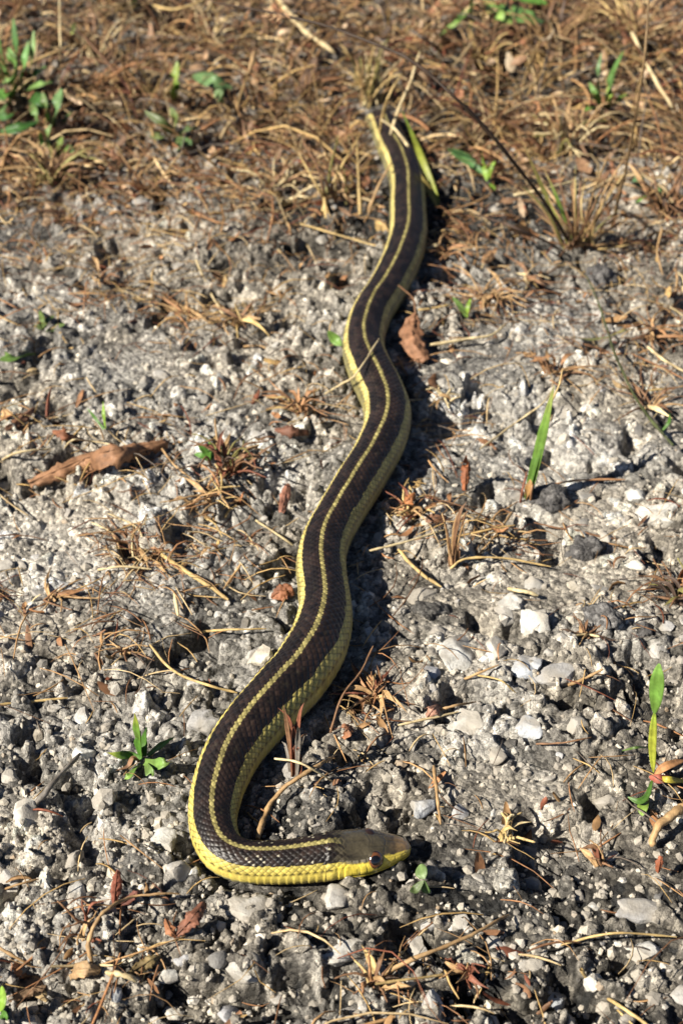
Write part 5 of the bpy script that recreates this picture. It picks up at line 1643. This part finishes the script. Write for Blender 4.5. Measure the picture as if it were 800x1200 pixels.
# flakes of dead leaf on the grit
x, y = in_view(6300, rl, top=120)
dn, th_ = patch_density(x, y)
keep = (rl.uniform(0, 1, len(x)) < .012 + .25 * dn + .5 * th_ + .34 * (1 - sstep(200, 480, to_px(x, y)[1] + 140 * (fbm(x, y, .07, 313, 3) - .5) * 2))) & (snake_dist(x, y) > np.where(y < .45, .014, .004))
x, y = x[keep], y[keep]
n = len(x)
cols = straw_cols(n, rl, (.05, .08, .26, .24, .25, .12, .02))
f_ = leaflets(n, x, y, np.exp(rl.normal(np.log(.0024), .4, n)), rl.uniform(.0006, .002, n), cols, rl)
fl = link('leaf_flakes', mesh_np('leaf_flakes', f_[0], f_[1], f_[2], True, M_DEAD))
fl['kind'] = 'stuff'
fl['label'] = 'small brown flakes of dead leaf strewn over the grit'

# dead grass still standing, in wisps
def wisps(n, xs, ys, length, width, elev, cols, rng, seg=5):
    t = np.linspace(0, 1, seg)
    az = rng.uniform(0, 2 * np.pi, n)
    droop = rng.uniform(.1, 1.1, n)
    e = elev[:, None] - droop[:, None] * t[None]
    a = az[:, None] + rng.normal(0, .5, n)[:, None] * t[None]
    st = (length / (seg - 1))[:, None]
    X = xs[:, None] + np.cumsum(np.cos(e) * np.cos(a) * st, 1)
    Y = ys[:, None] + np.cumsum(np.cos(e) * np.sin(a) * st, 1)
    Z = np.cumsum(np.sin(e) * st, 1) + gz(xs, ys)[:, None] - .001
    Z = np.maximum(Z, gz(X.ravel(), Y.ravel()).reshape(X.shape) + .0004)
    P = np.stack([X, Y, Z], -1)
    T = np.gradient(P, axis=1)
    T /= np.linalg.norm(T, axis=2)[..., None] + 1e-12
    A = np.cross(T, np.array([.3, -.8, .5]))
    A /= np.linalg.norm(A, axis=2)[..., None] + 1e-9
    B = np.cross(T, A)
    rad = width[:, None] * np.array([1, 1, .9, .7, .25])[None]
    V = np.stack([P + rad[..., None] * (math.cos(q_) * A + k_ * math.sin(q_) * B) for q_, k_ in ((0, 1), (2.1, .5), (4.2, .5))], 2)
    idx = np.arange(n * seg * 3).reshape(n, seg, 3)
    q = np.stack([idx[:, :-1], np.roll(idx, -1, 2)[:, :-1], np.roll(idx, -1, 2)[:, 1:], idx[:, 1:]], -1).reshape(-1, 4)
    return V.reshape(-1, 3), q, np.repeat(cols, seg * 3, 0)


x1, y1 = in_view(11000, rl, top=-40, bottom=560)
x2, y2 = rl.uniform(-.6, .6, 9000), rl.uniform(.78, 1.7, 9000)
x, y = np.r_[x1, x2], np.r_[y1, y2]
dn, th_ = patch_density(x, y)
py_ = to_px(x, y)[1]
band = 1 - sstep(150, 430, py_ + 140 * (fbm(x, y, .07, 313, 3) - .5) * 2)
clump = sstep(.42, .66, fbm(x, y, .022, 351, 3))
sdn = snake_dist(x, y)
keep = (rl.uniform(0, 1, len(x)) < (.30 * dn + .40 * band + .55 * th_) * clump) & (sdn > .006)
x, y, sdn, py_ = x[keep], y[keep], sdn[keep], py_[keep]
n = len(x)
far_ = 1 - sstep(100, 330, py_)
L = np.exp(rl.normal(0, .35, n)) * (.009 + .020 * far_)
L = np.minimum(L, np.maximum(.005, 1.2 * sdn))
a = wisps(n, x, y, L, np.exp(rl.normal(np.log(.00034), .35, n)) * (1 + .7 * far_), rl.uniform(.25, 1.35, n), straw_cols(n, rl, (.16, .14, .26, .10, .22, .06, .06)), rl)
print('wisps', n)
wi = link('dead_grass_wisps', mesh_np('dead_grass_wisps', a[0], a[1], a[2], True, M_STRAW))
wi['kind'] = 'stuff'
wi['label'] = 'thin dead grass still standing in wisps'

# thatch of dry grass at the far edge
def far_points(n, rng, y0=.62, y1=1.75, hw=.62):
    return rng.uniform(-hw, hw, n), y0 + (y1 - y0) * rng.uniform(0, 1, n) ** 1.15


x, y = far_points(38000, rl)
edge_ = y + .16 * (fbm(x, y, .09, 321, 3) - .5) * 2 + .35 * np.maximum(np.abs(x) - .08, 0)
p_ = sstep(.66, .90, edge_)
keep = (rl.uniform(0, 1, len(x)) < p_ * (.35 + .65 * sstep(.3, .6, fbm(x, y, .05, 331, 3)))) & ((snake_dist(x, y) > .004) | (y > .872))
x, y = x[keep], y[keep]
n = len(x)
pile = .025 * sstep(.76, 1.0, y) * (.15 + 1.3 * sstep(.3, .7, fbm(x, y, .035, 341, 3)))
L = np.exp(rl.normal(np.log(.020), .5, n))
over = np.clip((.012 - snake_dist(x, y)) / .012, 0, 1) * (y > .86)
pile = pile + .016 * over
L = np.where(y > .872, L, np.minimum(L, np.maximum(.006, 1.6 * snake_dist(x, y))))
wd = np.exp(rl.normal(np.log(.00062), .4, n))
a = strands(n, x, y, L, wd, pile * rl.uniform(.1, 1, n), straw_cols(n, rl, (.26, .12, .22, .07, .20, .03, .10)) * rl.choice([.25, .6, 1.0, 1.45], (n, 1)), rl, crumple=.25)
print('thatch', n)
tt = link('dry_grass_thatch', mesh_np('dry_grass_thatch', a[0], a[1], a[2], True, M_STRAW))
tt['kind'] = 'stuff'
tt['label'] = 'thick brown thatch of dead grass beyond the grit'
x, y = far_points(26000, rl)
edge_ = y + .16 * (fbm(x, y, .09, 321, 3) - .5) * 2 + .35 * np.maximum(np.abs(x) - .08, 0)
keep = (rl.uniform(0, 1, len(x)) < sstep(.66, .90, edge_) * .8) & ((snake_dist(x, y) > .006) | (y > .9))
x, y = x[keep], y[keep]
n = len(x)
pile = .025 * sstep(.76, 1.0, y) * (.15 + 1.3 * sstep(.3, .7, fbm(x, y, .035, 341, 3)))
f_ = leaflets(n, x, y, np.exp(rl.normal(np.log(.0038), .40, n)), pile * rl.uniform(.1, 1, n) + .001, flake_cols(n, rl), rl)
fl = link('thatch_leaves', mesh_np('thatch_leaves', f_[0], f_[1], f_[2], True, M_DEAD))
fl['kind'] = 'stuff'
fl['label'] = 'curled brown leaf pieces mixed into the dry thatch'
tris = 0
for o in bpy.data.objects:
    if o.type == 'MESH':
        tris += sum(len(p.vertices) - 2 for p in o.data.polygons) if len(o.data.polygons) < 3000 else len(o.data.polygons) * (len(o.data.polygons[0].vertices) - 2)
print('triangles', tris, 'objects', len(bpy.data.objects))
